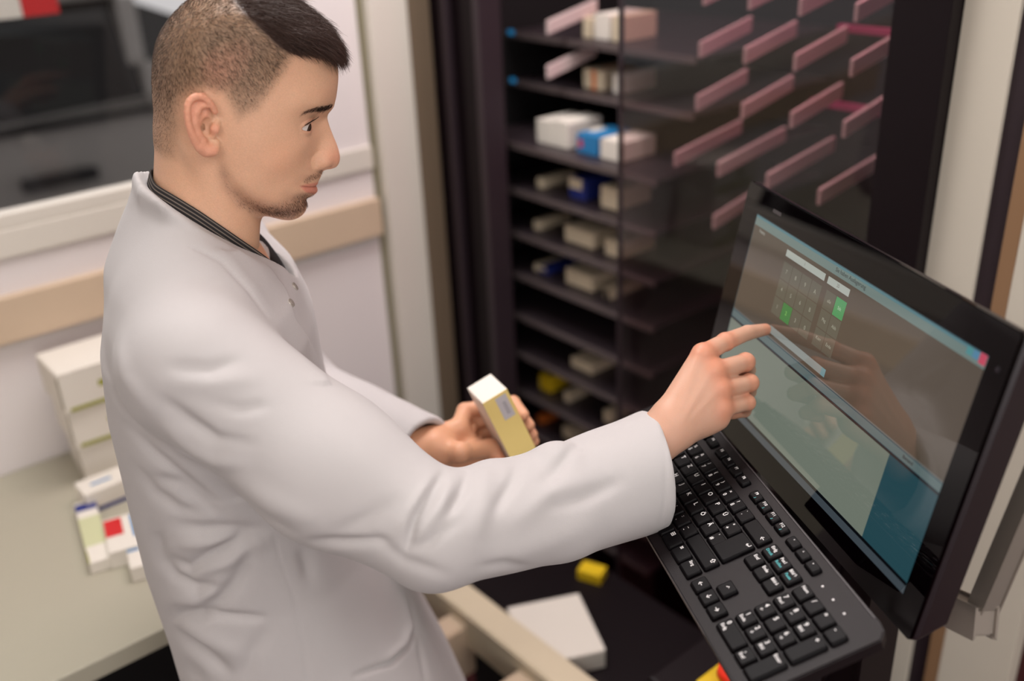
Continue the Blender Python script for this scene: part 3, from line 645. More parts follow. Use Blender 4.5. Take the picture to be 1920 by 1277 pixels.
def line_d(P2, pl):
    """distance to a polyline, normalised position along it, side"""
    pl = np.asarray(pl, float); d = np.full(len(P2), 1e9); tt = np.zeros(len(P2)); sd = np.zeros(len(P2)); L = np.r_[0, np.cumsum(np.linalg.norm(np.diff(pl, axis=0), axis=1))]
    for i in range(len(pl) - 1):
        a, b = pl[i], pl[i + 1]; e = b - a; t = np.clip(((P2 - a) @ e) / (e @ e), 0, 1); q = P2 - a - t[:, None] * e; dd = np.linalg.norm(q, axis=1)
        m = dd < d; d[m] = dd[m]; tt[m] = ((L[i] + t * (L[i + 1] - L[i])) / L[-1])[m]; sd[m] = np.sign(e[0] * q[:, 1] - e[1] * q[:, 0])[m]
    return d, tt, sd
def sstep(x, a, b): t = np.clip((x - a) / (b - a), 0, 1); return t * t * (3 - 2 * t)
def L_(c): return np.array(lin(c))

# ------------------------------------------------------------------ the man: head
C1 = lambda x, y: (240 + x * .4386, y * .4386)
def cb(x, y, w=0.0):
    q = Bp(*C1(x, y), -w); return (q[0], q[2])
OUT = [(893, 268), (897, 300), (897, 340), (893, 380), (889, 410), (884, 435), (880, 455), (868, 470), (856, 484), (854, 500), (858, 520), (863, 540), (872, 562), (882, 588), (892, 612), (900, 637), (906, 660), (907, 682), (902, 700), (890, 715), (868, 722), (848, 724), (833, 728), (829, 745), (822, 760), (815, 772), (806, 784), (801, 792), (806, 800), (807, 814), (800, 830), (778, 839), (760, 847), (760, 858), (765, 872), (762, 893), (750, 914), (725, 930), (695, 938), (660, 936), (620, 925), (580, 912), (545, 900), (500, 872), (450, 830), (400, 790), (330, 750), (250, 710), (180, 660), (130, 600), (118, 540), (114, 480), (106, 420), (104, 350), (107, 290), (113, 240), (128, 180), (150, 130), (185, 80), (230, 30), (290, -15), (360, -45), (440, -62), (520, -58), (600, -38), (670, -5), (730, 40), (790, 95), (835, 150), (868, 205), (885, 240)]
INN = [(400, 230, 76), (300, 220, 73), (200, 250, 58), (150, 260, 42), (130, 400, 30), (160, 500, 40), (220, 500, 57), (200, 380, 60), (300, 380, 73), (280, 620, 55), (200, 600, 42), (300, 100, 62), (230, 120, 48), (400, 60, 62), (400, 0, 48), (400, 130, 71), (550, 0, 50), (550, 70, 64), (520, 150, 74), (650, 60, 50), (650, 120, 62), (740, 110, 46), (740, 170, 56), (810, 170, 36), (820, 230, 45), (870, 300, 23), (850, 330, 33), (800, 320, 46), (740, 320, 56), (680, 330, 62), (600, 300, 70), (500, 250, 76), (840, 250, 36), (760, 240, 55),
       (872, 390, 24), (840, 390, 38), (780, 400, 51), (700, 400, 60), (866, 448, 17), (845, 450, 30), (815, 452, 42), (770, 452, 51), (720, 460, 58), (640, 450, 65), (500, 400, 73), (400, 400, 75), (845, 500, 6.5), (830, 505, 10), (812, 505, 17), (790, 500, 31), (765, 495, 44), (735, 500, 51), (700, 510, 57), (640, 520, 64), (560, 520, 69), (450, 520, 72), (340, 520, 70),
       (850, 545, 7), (832, 548, 10.5), (812, 552, 15), (790, 556, 23), (768, 560, 34), (740, 565, 47), (700, 570, 56), (640, 580, 63), (560, 600, 68), (450, 620, 69), (370, 650, 64), (875, 610, 7), (855, 612, 10.5), (832, 615, 13), (808, 618, 17), (785, 622, 31), (755, 625, 45), (776, 590, 37), (800, 586, 22.5), (710, 630, 54), (650, 640, 60), (893, 665, 8), (875, 668, 12), (850, 668, 15.5), (825, 670, 18), (800, 672, 20), (782, 672, 22), (765, 672, 34), (738, 676, 45), (690, 690, 54), (620, 700, 62), (520, 720, 64), (420, 740, 60), (892, 698, 7), (870, 706, 10.5), (845, 704, 15), (815, 703, 17.5), (790, 702, 20), (772, 712, 30), (818, 738, 11), (800, 742, 19), (780, 745, 26), (745, 745, 36), (700, 745, 46),
       (803, 776, 12), (785, 780, 19), (762, 784, 26), (738, 790, 32), (700, 790, 43), (640, 790, 52), (560, 800, 58), (480, 800, 58), (798, 806, 12), (780, 812, 20), (758, 818, 27), (725, 825, 36), (745, 850, 19), (720, 850, 30), (690, 850, 37), (640, 850, 47), (570, 850, 52), (510, 850, 50), (752, 880, 14), (735, 885, 23), (705, 890, 31), (660, 895, 37), (610, 893, 40), (570, 885, 42), (735, 908, 15), (700, 918, 22), (650, 917, 26), (300, 300, 75), (460, 330, 76)]
HS = .0009
def build_S():
    o = np.array([cb(x, y) for x, y in OUT]); i = np.array([cb(x, y, w * .001) for x, y, w in INN]); v = np.r_[np.zeros(len(o)), [(w * .001) ** 2 for _, _, w in INN]]
    pts = np.r_[o, i] * 10; D = np.linalg.norm(pts[:, None] - pts[None], axis=2); K = D * D * np.log(D + 1e-9); n = len(pts)
    Pm = np.c_[np.ones(n), pts]; A_ = np.zeros((n + 3, n + 3)); A_[:n, :n] = K + np.eye(n) * 2e-3; A_[:n, n:] = Pm; A_[n:, :n] = Pm.T
    cf = np.linalg.solve(A_, np.r_[v * 1000, 0, 0, 0])
    x0, x1, z0, z1 = o[:, 0].min() - .02, o[:, 0].max() + .02, o[:, 1].min() - .02, o[:, 1].max() + .02
    gx = np.arange(x0, x1, .001); gz = np.arange(z0, z1, .001); X, Z = np.meshgrid(gx, gz, indexing='ij'); q = np.c_[X.ravel(), Z.ravel()] * 10; S = np.zeros(len(q))
    for s in range(0, len(q), 20000):
        D = np.linalg.norm(q[s:s + 20000, None] - pts[None], axis=2); S[s:s + 20000] = (D * D * np.log(D + 1e-9)) @ cf[:n] + cf[n] + q[s:s + 20000] @ cf[n + 1:]
    S = S.reshape(X.shape) / 1000; d = poly_sd(X, Z, o); S = np.where(d < 0, np.clip(S, -2 * .004 * d, -2 * .11 * d), -d * .03)
    k = np.array([1, 2, 1.]) / 4
    for _ in range(2):
        S = np.apply_along_axis(lambda r: np.convolve(np.pad(r, 1, 'edge'), k, 'valid'), 0, S); S = np.apply_along_axis(lambda r: np.convolve(np.pad(r, 1, 'edge'), k, 'valid'), 1, S)
    gX, gZ = np.gradient(S, .001); return gx, gz, S, np.hypot(gX, gZ)
gx, gz, SM, SG = build_S()
def bil(A_, x, z):
    u = np.clip((x - gx[0]) / .001, 0, len(gx) - 1.001); v = np.clip((z - gz[0]) / .001, 0, len(gz) - 1.001); i = u.astype(int); j = v.astype(int); fu = u - i; fv = v - j
    return (A_[i, j] * (1 - fu) + A_[i + 1, j] * fu) * (1 - fv) + (A_[i, j + 1] * (1 - fu) + A_[i + 1, j + 1] * fu) * fv
EYE = np.array([*cb(734, 536, .033), 0])[[0, 2, 1]]; EYE[1] = -.0325     # near eye centre
ERAD = .0120
def p3(x, y, w): q = Bp(*C1(x, y), -w * .001); return q
NECK_A, NECK_B = np.array([-.045, 0, -.02]), np.array([-.075, 0, -.17])
ear_pts = dict(helix=[(372, 478), (352, 440), (318, 412), (283, 413), (256, 440), (252, 490), (262, 545), (285, 595), (312, 630)],
               anti=[(338, 452), (312, 452), (290, 480), (286, 525), (300, 570), (325, 600)], lobe=[(312, 625), (340, 642), (362, 640), (372, 615)], trag=[(380, 520), (372, 550), (364, 580)], base=[(345, 470), (335, 530), (345, 600)])
def smooth_line(pts, rs, n=3):
    p = np.c_[np.array(pts), np.array(rs)]
    for _ in range(n):
        q = np.empty((2 * len(p), p.shape[1])); q[0] = p[0]; q[-1] = p[-1]; q[1:-1:2] = .75 * p[:-1] + .25 * p[1:]; q[2:-1:2] = .25 * p[:-1] + .75 * p[1:]; p = q
    return list(p[:, :3]), list(p[:, 3])
def ear(P):   # near-side coordinates, y = -lateral
    def pl(name, ws): return [p3(x, y, w) for (x, y), w in zip(ear_pts[name], ws)]
    hx = chain(P, *smooth_line(pl('helix', [78, 82, 85, 88, 91, 92, 90, 86, 81]), [.0028, .003, .0032, .0032, .0032, .003, .003, .003, .0035], 1), .001)
    an = chain(P, pl('anti', [82, 83, 85, 85, 83, 80]), [.002, .0026, .0028, .0028, .0028, .003], .003)
    lo = chain(P, pl('lobe', [79, 76.5, 74, 71]), [.0045, .0055, .0055, .005], .004)
    tr = chain(P, pl('trag', [72, 75, 73]), [.003, .0042, .003], .003)
    # the bowl: a dish leaning back from the head
    a, b, c = p3(372, 500, 69), p3(275, 500, 86), p3(330, 620, 76); n_ = np.cross(b - a, c - a); n_ /= np.linalg.norm(n_); n_ = n_ if n_[1] < 0 else -n_
    cen = p3(318, 522, 79); ax1 = (p3(330, 420, 79) - p3(322, 630, 78)); ax1 /= np.linalg.norm(ax1); ax1 -= ax1.dot(n_) * n_; ax1 /= np.linalg.norm(ax1); ax2 = np.cross(n_, ax1)
    R = np.stack([ax1, ax2, n_], 1); dish = ell(P, cen - n_ * .001, (.0285, .0155, .004), R)
    dish = smax(dish, -ell(P, p3(335, 548, 78) + n_ * .002, (.0105, .0078, .0075), R), .002)
    dish = smax(dish, -ell(P, p3(322, 465, 82) + n_ * .002, (.009, .004, .004), R), .0015)
    r = smin(dish, hx, .0025); r = smin(r, an, .0025); r = smin(r, lo, .004); r = smin(r, tr, .002)
    return smin(r, cap(P, p3(375, 520, 62), p3(330, 530, 72), .011, .009) , .003) if False else r
def headf(P):
    Q = P.copy(); Q[:, 1] = -np.abs(Q[:, 1]); x, y, z = Q[:, 0], Q[:, 1], Q[:, 2]
    S = bil(SM, x, z); G = bil(SG, x, z); f = (y * y - S) / np.sqrt(4 * y * y + G * G + 4e-6)
    ox = np.maximum(0, np.maximum(gx[0] - x, x - gx[-1])) + np.maximum(0, np.maximum(gz[0] - z, z - gz[-1])); f = f + ox
    f = smin(f, np.linalg.norm(Q - EYE, axis=1) - ERAD - .0017, .0035)                       # lids
    ax, az = cb(828, 694, .018); d = np.hypot(x - ax, z - az)                                  # wing of the nose
    arc = np.exp(-((d - .0118) / .0016) ** 2) * sstep(-(x - ax), -.004, .004) * sstep(-y, .010, .016); f = f + .0009 * arc
    f = smin(f, ell(Q, (ax + .000, -.0130, az - .0005), (.0085, .0055, .0068)), .006)
    q = p3(846, 716, 8); f = smax(f, -ell(Q, (q[0], -.0075, q[2] - .0005), (.0055, .0028, .004)), .002)  # nostril
    xm, zm = cb(735, 792, .027); xc_, zc_ = cb(804, 792, 0); zl = zm + (x - xm) * (zc_ - zm) / (xc_ - xm); inn = sstep(x, xm - .001, xm + .005)          # mouth
    f = f + .0026 * inn * np.exp(-((z - zl) / .0009) ** 2) - .0012 * inn * np.exp(-((z - zl + .0052) / .0034) ** 2) - .0008 * inn * np.exp(-((z - zl - .0035) / .0025) ** 2)
    f = smin(f, ear(Q), .0022)
    n = cap(P, NECK_A, NECK_B, .0535, .0575); f = smin(f, n, .012)
    f = smin(f, cap(Q, p3(300, 640, 50), (-.028, -.016, -.165), .013, .010), .012)
    f = smin(f, cap(P, (-.02, 0, -.105), (-.026, 0, -.12), .009), .012)
    # eye opening
    v = Q - EYE; r_ = np.linalg.norm(v, axis=1) + 1e-9; azm = np.arctan2(-v[:, 1], v[:, 0]); el = np.arcsin(np.clip(v[:, 2] / r_, -1, 1))
    t = (azm - .42) / 1.02; up = .20 + .0 * t; hh = np.maximum(0, 1 - t * t); e_up = -.05 + .21 * hh ** .6; e_lo = -.14 - .33 * hh ** .8
    cut = np.maximum(np.maximum(el - e_up, e_lo - el), np.abs(t) - 1) * ERAD; cut = np.maximum(cut, r_ - .026)
    f = smax(f, -cut, .0012)
    f = smin(f, r_ - ERAD + .0016, .0004)
    f = f + .0011 * np.exp(-((el - e_up - .36) / .07) ** 2) * sstep(1.15 - np.abs(t), 0, .3) * np.exp(-((r_ - .0155) / .004) ** 2)
    return f
for k_ in ('helix',):
    p_ = np.array(ear_pts[k_], float)
t0 = __import__('time').time()
HV, HQ = surf(headf, (-.145, -.11, -.19), (.115, .11, .165), .00095, margin=2.2, smooth=1)
HN = normals(HV, HQ)

# regions painted by what grows there (stubble, lips), in head coordinates
def reg(poly, V, w=.06): return poly_sd(V[:, 0], V[:, 2], [cb(x, y, w) for x, y in poly])
TOPHAIR = [(430, -120), (440, 0), (500, 60), (580, 130), (640, 190), (690, 218), (760, 228), (830, 245), (900, 262), (960, 180), (960, -120)]
BUZZ = [(460, -120), (475, -10), (530, 50), (610, 120), (670, 180), (715, 218), (700, 260), (665, 320), (610, 400), (560, 470), (500, 500), (470, 520), (445, 470), (410, 400), (370, 390), (330, 385), (280, 395), (235, 425), (215, 480), (215, 560), (212, 640), (200, 710), (150, 720), (60, 700), (40, 200), (150, -120)]
BEARD = [(400, 690), (425, 720), (440, 780), (480, 800), (540, 845), (600, 868), (650, 868), (700, 850), (735, 835), (770, 845), (800, 870), (790, 930), (700, 965), (600, 945), (530, 920), (470, 880), (410, 800), (390, 730)]
TASH = [(760, 748), (795, 738), (834, 733), (838, 752), (818, 768), (790, 768), (760, 780), (748, 768)]
BROW = [(738, 480), (760, 464), (785, 455), (815, 450), (850, 454), (884, 460), (886, 476), (850, 484), (815, 474), (780, 470)]
def headcols(V):
    ay = np.abs(V[:, 1]); c = np.tile(L_((218, 172, 142)), (len(V), 1)); 
    def mixc(c, col, m): return c * (1 - m[:, None]) + np.asarray(col) * m[:, None]
    sd = lambda p, w: reg(p, V, w)
    n = rng.normal(size=len(V)) * .03
    buz = sstep(-sd(BUZZ, .07), -.006, .010); 
    fade = sstep(V[:, 2], cb(300, 640, .07)[1], cb(300, 250, .07)[1])
    c = mixc(c, L_((146, 118, 94)), buz * (.5 + .4 * fade)); c = mixc(c, L_((60, 42, 38)), sstep(-sd(TOPHAIR, .055), -.004, .003))
    c = mixc(c, L_((150, 112, 92)), np.clip(sstep(-sd(BEARD, .045), -.008, .010), 0, 1) * .55); c = mixc(c, L_((176, 130, 106)), sstep(-sd(TASH, .022), -.004, .004) * .35)
    lipU = poly_sd(V[:, 0], V[:, 2], [cb(*q) for q in ((735, 791, .03), (765, 785, .024), (800, 779, .012), (825, 777, 0), (825, 832, 0), (790, 831, .012), (760, 818, .024))])
    c = mixc(c, L_((204, 132, 114)), sstep(-lipU, -.0015, .0012) * .85)
    e = np.linalg.norm(np.c_[V[:, 0], -ay, V[:, 2]] - EYE, axis=1); c = mixc(c, L_((168, 112, 92)), sstep(-e, -.0155, -.0125) * .5)
    earm = sstep(ay, .074, .080); c = mixc(c, L_((226, 152, 126)), earm * .6)
    nose = np.exp(-((V[:, 0] - cb(890, 670)[0]) ** 2 + (V[:, 2] - cb(890, 670)[1]) ** 2) / .014 ** 2); c = mixc(c, L_((220, 150, 126)), nose * .5)
    chk = np.exp(-((V[:, 0] - cb(650, 620)[0]) ** 2 + (V[:, 2] - cb(650, 620)[1]) ** 2) / .022 ** 2); c = mixc(c, L_((222, 160, 128)), chk * .35)
    return np.clip(c * (1 + n[:, None]), 0, 1)
HC = headcols(HV)

# ------------------------------------------------------------------ hands
def bzl(l): return [Bz(*q) for q in l]
RW = Bz(1196, 846, 1.066)           # right wrist
RF = [  # finger joints (px, py, depth) and radii; the index touches the screen
    ([(1318, 664, 1.083), (1360, 641, 1.108), (1402, 624, 1.130), (1435, 618, 1.147)], [.0108, .0098, .0086, .0070]),
    ([(1338, 697, 1.078), (1398, 679, 1.108), (1402, 694, 1.132), (1376, 705, 1.128)], [.0112, .0100, .0088, .0072]),
    ([(1350, 731, 1.075), (1406, 718, 1.102), (1404, 734, 1.126), (1376, 742, 1.120)], [.0108, .0095, .0084, .0070]),
    ([(1352, 766, 1.073), (1401, 755, 1.096), (1396, 770, 1.114), (1372, 776, 1.108)], [.0100, .0086, .0075, .0064])]
RM = [(1256, 772, 1.066), (1256, 796, 1.062), (1254, 812, 1.062), (1252, 824, 1.066)]
def rhand(P):
    f = None; mc_r = (.0150, .0150, .0145, .0140)
    for (jt, rs), m, r0 in zip(RF, RM, mc_r):
        g = cap(P, Bz(*m), Bz(*jt[0]), r0, rs[0] * 1.12); f = g if f is None else smin(f, g, .014)
    f = smin(f, cap(P, Bz(1330, 690, 1.096), Bz(1340, 750, 1.092), .013, .012), .012)
    f = smin(f, cap(P, Bz(1290, 740, 1.094), Bz(1320, 780, 1.088), .015, .015), .014)
    f = smin(f, cap(P, Bz(1285, 810, 1.080), Bz(1345, 785, 1.080), .013, .012), .014)
    for jt, rs in RF: f = smin(f, chain(P, bzl(jt), rs, .002), .0045)
    for jt, rs in RF: f = smin(f, np.linalg.norm(P - Bz(jt[0][0] - 2, jt[0][1] + 1, jt[0][2] - .003), axis=1) - .0085, .006)
    for jt, rs in RF: f = smin(f, np.linalg.norm(P - Bz(*jt[1]), axis=1) - rs[1] * 1.04, .003)
    f = smin(f, chain(P, bzl([(1262, 768, 1.085), (1300, 712, 1.112), (1345, 694, 1.130), (1372, 690, 1.140)]), [.017, .0125, .0105, .0085], .006), .006)
    fa = cap(P, Bz(1253, 800, 1.070), RW, .0235, .0250); fb = cap(P, Bz(1247, 812, 1.074), RW, .021, .0250); f = smin(f, smin(fa, fb, .01), .014)
    f = smin(f, cap(P, RW, Bz(1000, 935, 1.01), .025, .034), .02)
    # tendons, shallow
    for (jt, rs), m in zip(RF[:3], RM[:3]): f = smin(f, cap(P, Bz(m[0] + 20, m[1] - 6, m[2] - .0125), Bz(jt[0][0] - 8, jt[0][1] + 3, jt[0][2] - .0095), .0015, .0022), .006)
    return f
ctr = Bz(1330, 720, 1.09)
RV, RQ = surf(rhand, ctr - (.14, .12, .11), ctr + (.10, .09, .10), .0009, margin=1.5, smooth=2)
RC = np.tile(L_((200, 155, 132)), (len(RV), 1))
for jt, rs in RF:
    for k, (rad, am) in ((0, (.012, .55)), (1, (.009, .4)), (3, (.009, .35))):
        d = np.linalg.norm(RV - Bz(*jt[k]) + 0, axis=1); m = np.exp(-(np.maximum(0, d - rs[k]) / rad * 1.6) ** 2)[:, None] * am; RC = RC * (1 - m) + L_((205, 122, 88)) * m
# left hand round the carton
BXO = np.array([-.0365, .0779, 1.2276]); BXD = np.array([-.388, -.312, .867]); BXA = np.array([.839, -.508, .193]); BXC = np.array([.380, .803, .459])
BXD /= np.linalg.norm(BXD); BXA -= BXA.dot(BXD) * BXD; BXA /= np.linalg.norm(BXA); BXC = np.cross(BXD, BXA) * np.sign(np.cross(BXD, BXA).dot(BXC))
def bx(d, a, c): return w2b(cam2w(BXO + BXD * d + BXA * a + BXC * c))   # a point in the carton's own axes
LW = Bz(772, 846, 1.262)
LF = [([bx(.048, -.034, .040), bx(.070, -.014, .036), bx(.064, .020, .046), bx(.050, .045, .052), bx(.020, .0445, .058)], [.0118, .0105, .0095, .0088, .0072]),
      ([bx(.046, -.034, .058), bx(.072, -.014, .058), bx(.066, .020, .066), bx(.052, .0455, .071), bx(.020, .045, .076)], [.0118, .0105, .0095, .0090, .0074]),
      ([bx(.042, -.036, .076), bx(.070, -.014, .078), bx(.066, .020, .086), bx(.050, .045, .090), bx(.024, .0445, .094)], [.0112, .0100, .0092, .0086, .0070]),
      ([bx(.040, -.038, .092), bx(.066, -.016, .096), bx(.064, .018, .102), bx(.050, .044, .106), bx(.030, .044, .108)], [.0102, .0092, .0084, .0078, .0064])]
def lhand(P):
    f = None
    for k, (jt, rs) in enumerate(LF):
        g = cap(P, LW + (Bz(778, 826 + 13 * k, 1.262) - LW) * .8, jt[0], .014, rs[0] * 1.1); f = g if f is None else smin(f, g, .014)
    for jt, rs in LF: f = smin(f, chain(P, jt, rs, .003), .005)
    th = [Bz(815, 848, 1.264), Bz(862, 848, 1.238), bx(.030, -.0125, .080), bx(.020, -.0100, .098)]
    f = smin(f, chain(P, th, [.0145, .0118, .0108, .0088], .008), .014)
    f = smin(f, cap(P, Bz(815, 838, 1.256), LW, .024, .026), .014)
    f = smin(f, cap(P, LW, LW + (LW - Bz(820, 838, 1.255)) * 1.8, .026, .030), .01)
    # the carton itself stays clear of the fingers
    q = (P @ BM + BO - CAM_P); c3_ = np.stack([q @ CAM_R, -(q @ CAM_U), q @ CAM_F], 1) - BXO; d, a, c = c3_ @ BXD, c3_ @ BXA, c3_ @ BXC
    bxd = np.maximum(np.maximum(np.maximum(-d, d - .055), np.maximum(-a, a - .036)), np.maximum(-c, c - .115))
    return smax(f, -bxd + .0002, .001)
ctr = Bz(880, 815, 1.26); LV, LQ = surf(lhand, ctr - (.17, .13, .11), ctr + (.11, .13, .11), .0012, margin=1.6, smooth=2)
LC = np.tile(L_((208, 154, 122)), (len(LV), 1)); m = np.exp(-(np.linalg.norm(LV - bx(.020, -.0100, .098), axis=1) / .014) ** 2)[:, None] * .5; LC = LC * (1 - m) + L_((210, 120, 90)) * m
# chest and arms under the clothes, coarse and hidden
def coref(P):
    f = ell(P, (-.075, 0, -.36), (.10, .155, .26)); f = smin(f, cap(P, NECK_B, (-.075, 0, -.25), .05, .08), .05)
    f = smin(f, cap(P, (-.075, -.15, -.20), Bz(820, 1000, .965), .045, .036), .04); f = smin(f, cap(P, Bz(820, 1000, .965), RW, .034, .026), .03)
    f = smin(f, cap(P, (-.075, .15, -.20), (.0, .21, -.44), .045, .036), .04); return smin(f, cap(P, (.0, .21, -.44), LW, .034, .026), .03)
CV, CQ = surf(coref, (-.25, -.36, -.68), (.45, .30, -.10), .008, smooth=2)
CC = np.tile(L_((222, 170, 138)), (len(CV), 1))
BV = np.concatenate([HV, RV, LV, CV]); o1 = len(HV); o2 = o1 + len(RV); o3 = o2 + len(LV)
BQ = np.concatenate([HQ, RQ + o1, LQ + o2, CQ + o3]); BC = np.concatenate([HC, RC, LC, CC])
SKIN = mat('skin', (215, 165, 135), 0.48, spec=0.4, attr='tone', sss=0.25, bump=0.15, bscale=700, noise=0.04, nscale=60)
man = empty('person', tuple(PERSON)); tag(man, 'short-haired man in a white lab coat tapping the monitor with one finger, holding a carton', 'person')
np_obj('body', BV, BQ, SKIN, man, BC)
print('body', time_ := __import__('time').time() - t0, len(BV))
# eyeballs
def lathe_ball(c, r, lookd, name):
    bm = bmesh.new(); b2 = bmesh.new(); bmesh.ops.create_uvsphere(b2, u_segments=48, v_segments=48, radius=r)
    q = Vector((0, 0, 1)).rotation_difference(Vector(lookd).normalized()).to_matrix().to_4x4()
    for f in b2.faces:
        f.smooth = True; ce = f.calc_center_median().normalized(); a_ = math.acos(min(1, ce.z)); f.material_index = 2 if a_ < .2 else (1 if a_ < .53 else 0)
    for v in b2.verts:
        a_ = math.acos(max(-1, min(1, v.co.normalized().z)))
        if a_ < .5: v.co *= 1 + .045 * (1 - (a_ / .5) ** 2)
    merge(bm, b2, -1, Matrix.Translation(Vector(c) - Vector(PERSON)) @ q)
    return bm_obj(name, bm, [mat('eye_white', (206, 196, 190), .12), mat('iris_brown', (66, 48, 38), .1), mat('pupil', (6, 5, 5), .05)], man)
look = Bf * .86 + np.array([0, 0, -.36]) - Bl * .34
for s in (1, -1): lathe_ball(b2w(EYE * (1, s, 1)), ERAD - .0003, look, 'eye')

# ------------------------------------------------------------------ hair as real strands
def strands(name, roots, dirs, bends, length, width, mats, mi=None, parent=man, seg=4):
    n = len(roots); t = np.linspace(0, 1, seg + 1)[None, :, None]; L = np.asarray(length).reshape(-1, 1, 1)
    C = roots[:, None] + dirs[:, None] * L * t + bends[:, None] * L * t * t
    d = dirs + bends * .5; s1 = np.cross(d, rng.normal(size=(n, 3))); s1 /= np.linalg.norm(s1, axis=1)[:, None]; s2 = np.cross(d, s1); s2 /= np.linalg.norm(s2, axis=1)[:, None] + 1e-9
    wv = np.asarray(width).reshape(-1, 1, 1) * (1 - .8 * t ** 1.5); V = []
    for k in range(3):
        a = 2 * math.pi * k / 3; V.append(C + wv * (s1[:, None] * math.cos(a) + s2[:, None] * math.sin(a)))
    V = np.stack(V, 2).reshape(-1, 3); m = (seg + 1) * 3; Q = []
    for i in range(seg):
        for k in range(3): Q.append([i * 3 + k, i * 3 + (k + 1) % 3, (i + 1) * 3 + (k + 1) % 3, (i + 1) * 3 + k])
    Q = (np.array(Q)[None] + (np.arange(n) * m)[:, None, None]).reshape(-1, 4); o = np_obj(name, V, Q, mats, parent)
    return o
def scatter(V, Q, N, mask, n):
    qi = np.nonzero(mask[Q].all(1))[0]; a = np.linalg.norm(np.cross(V[Q[qi, 2]] - V[Q[qi, 0]], V[Q[qi, 3]] - V[Q[qi, 1]]), axis=1); pick = rng.choice(qi, n, p=a / a.sum())
    u, v = rng.random((n, 1)), rng.random((n, 1)); q = Q[pick]
    P = (V[q[:, 0]] * (1 - u) + V[q[:, 1]] * u) * (1 - v) + (V[q[:, 3]] * (1 - u) + V[q[:, 2]] * u) * v; Nn = N[q].mean(1); return P, Nn / np.linalg.norm(Nn, axis=1)[:, None]
def unit(v): return v / (np.linalg.norm(v, axis=1)[:, None] + 1e-9)
HAIRM = mat('dark_brown_hair', (64, 44, 36), .42, spec=.35); BUZZM = mat('cropped_brown_hair', (88, 68, 54), .5); BROWM = mat('brow_hair', (40, 27, 24), .5); BEARDM = mat('brown_stubble', (74, 46, 34), .5); LASHM = mat('black_lashes', (20, 14, 14), .5)
ay = np.abs(HV[:, 1]); notear = ay < .079
mT = (reg(TOPHAIR, HV, .055) < 0) & (HV[:, 2] > cb(880, 300)[1]) & notear
P_, N_ = scatter(HV, HQ, HN, mT, 15000)
fw = np.array([1.0, 0, 0]); side = np.sign(P_[:, 1:2]) * np.array([[0, 1.0, 0]])
flow = fw[None] * 1.0 + np.array([0, 0, -.22])[None] * (1 + 1.2 * np.abs(P_[:, 1:2]) / .06) + rng.normal(size=P_.shape) * .10; tan = unit(flow - (flow * N_).sum(1, keepdims=True) * N_)
front = sstep(P_[:, 0], .02, .08); dT = -poly_sd(P_[:, 0], P_[:, 2], [cb(x, y, .055) for x, y in TOPHAIR]); ln = (.012 + .012 * rng.random(len(P_)) + .016 * front) * (.6 + .4 * sstep(dT, 0, .010))
d_ = unit(tan * 1.0 + N_ * (.55 + .10 * front[:, None]) + rng.normal(size=P_.shape) * .16)
ho = strands('hair', P_ - N_ * .001, d_, -N_ * .30 + np.array([0, 0, -.05]), ln, .00022, HAIRM); tag(ho, 'dark brown longer hair on the crown brushed forward')
mB = (reg(BUZZ, HV, .07) < .0015) & notear & (HV[:, 2] > -.06)
P_, N_ = scatter(HV, HQ, HN, mB, 30000)
edge = sstep(-poly_sd(P_[:, 0], P_[:, 2], [cb(x, y, .07) for x, y in BUZZ]), -.004, .014); hz = sstep(P_[:, 2], cb(300, 620, .07)[1], cb(300, 120, .07)[1])
keep = rng.random(len(P_)) < (.10 + .90 * edge); P_, N_, edge, hz = P_[keep], N_[keep], edge[keep], hz[keep]
flow = np.array([[.25, 0, -1.0]]) * (1 - hz[:, None]) + np.array([[.55, 0, -.55]]) * hz[:, None] + rng.normal(size=P_.shape) * .25; tan = unit(flow - (flow * N_).sum(1, keepdims=True) * N_)
h2 = strands('cropped_hair', P_ - N_ * .0004, unit(tan * .9 + N_ * .45), -N_ * .1, (.0020 + .0035 * hz + .001 * rng.random(len(P_))) * (.5 + .5 * edge), .00009 + .00003 * hz, BUZZM, seg=2); tag(h2, 'cropped lighter brown hair on the side and nape')
mD = ((reg(BEARD, HV, .045) < .002) & notear & (ay > .0)) ; P_, N_ = scatter(HV, HQ, HN, mD, 9000)
sdv = -poly_sd(P_[:, 0], P_[:, 2], [cb(x, y, .045) for x, y in BEARD]); low = sstep(-P_[:, 2], -cb(600, 820, .04)[1], -cb(600, 930, .04)[1]); keep = rng.random(len(P_)) < sstep(sdv, -.003, .008) * (.35 + .65 * low) * .8
P_, N_, low = P_[keep], N_[keep], low[keep]; flow = np.array([[.35, 0, -1.0]]) + rng.normal(size=P_.shape) * .3; tan = unit(flow - (flow * N_).sum(1, keepdims=True) * N_)
strands('beard', P_ - N_ * .0003, unit(tan + N_ * .5), -N_ * .1, .0018 + .0018 * low + .001 * rng.random(len(P_)), .00009, BEARDM, seg=2)
mM = (reg(TASH, HV, .022) < .0005) & (ay < .034); P_, N_ = scatter(HV, HQ, HN, mM, 420); flow = np.array([[.1, 0, -1.0]]) + rng.normal(size=P_.shape) * .3; tan = unit(flow)
strands('moustache', P_ - N_ * .0003, unit(tan + N_ * .4), -N_ * .1, .0022 + .001 * rng.random(len(P_)), .00009, BEARDM, seg=2)
mR = (reg(BROW, HV, .035) < 0) & (ay > .010) & (ay < .055); P_, N_ = scatter(HV, HQ, HN, mR, 950); flow = np.array([[-.8, 0, .25]]) + rng.normal(size=P_.shape) * .25; flow[:, 1] += .5 * np.sign(P_[:, 1]); tan = unit(flow - (flow * N_).sum(1, keepdims=True) * N_)
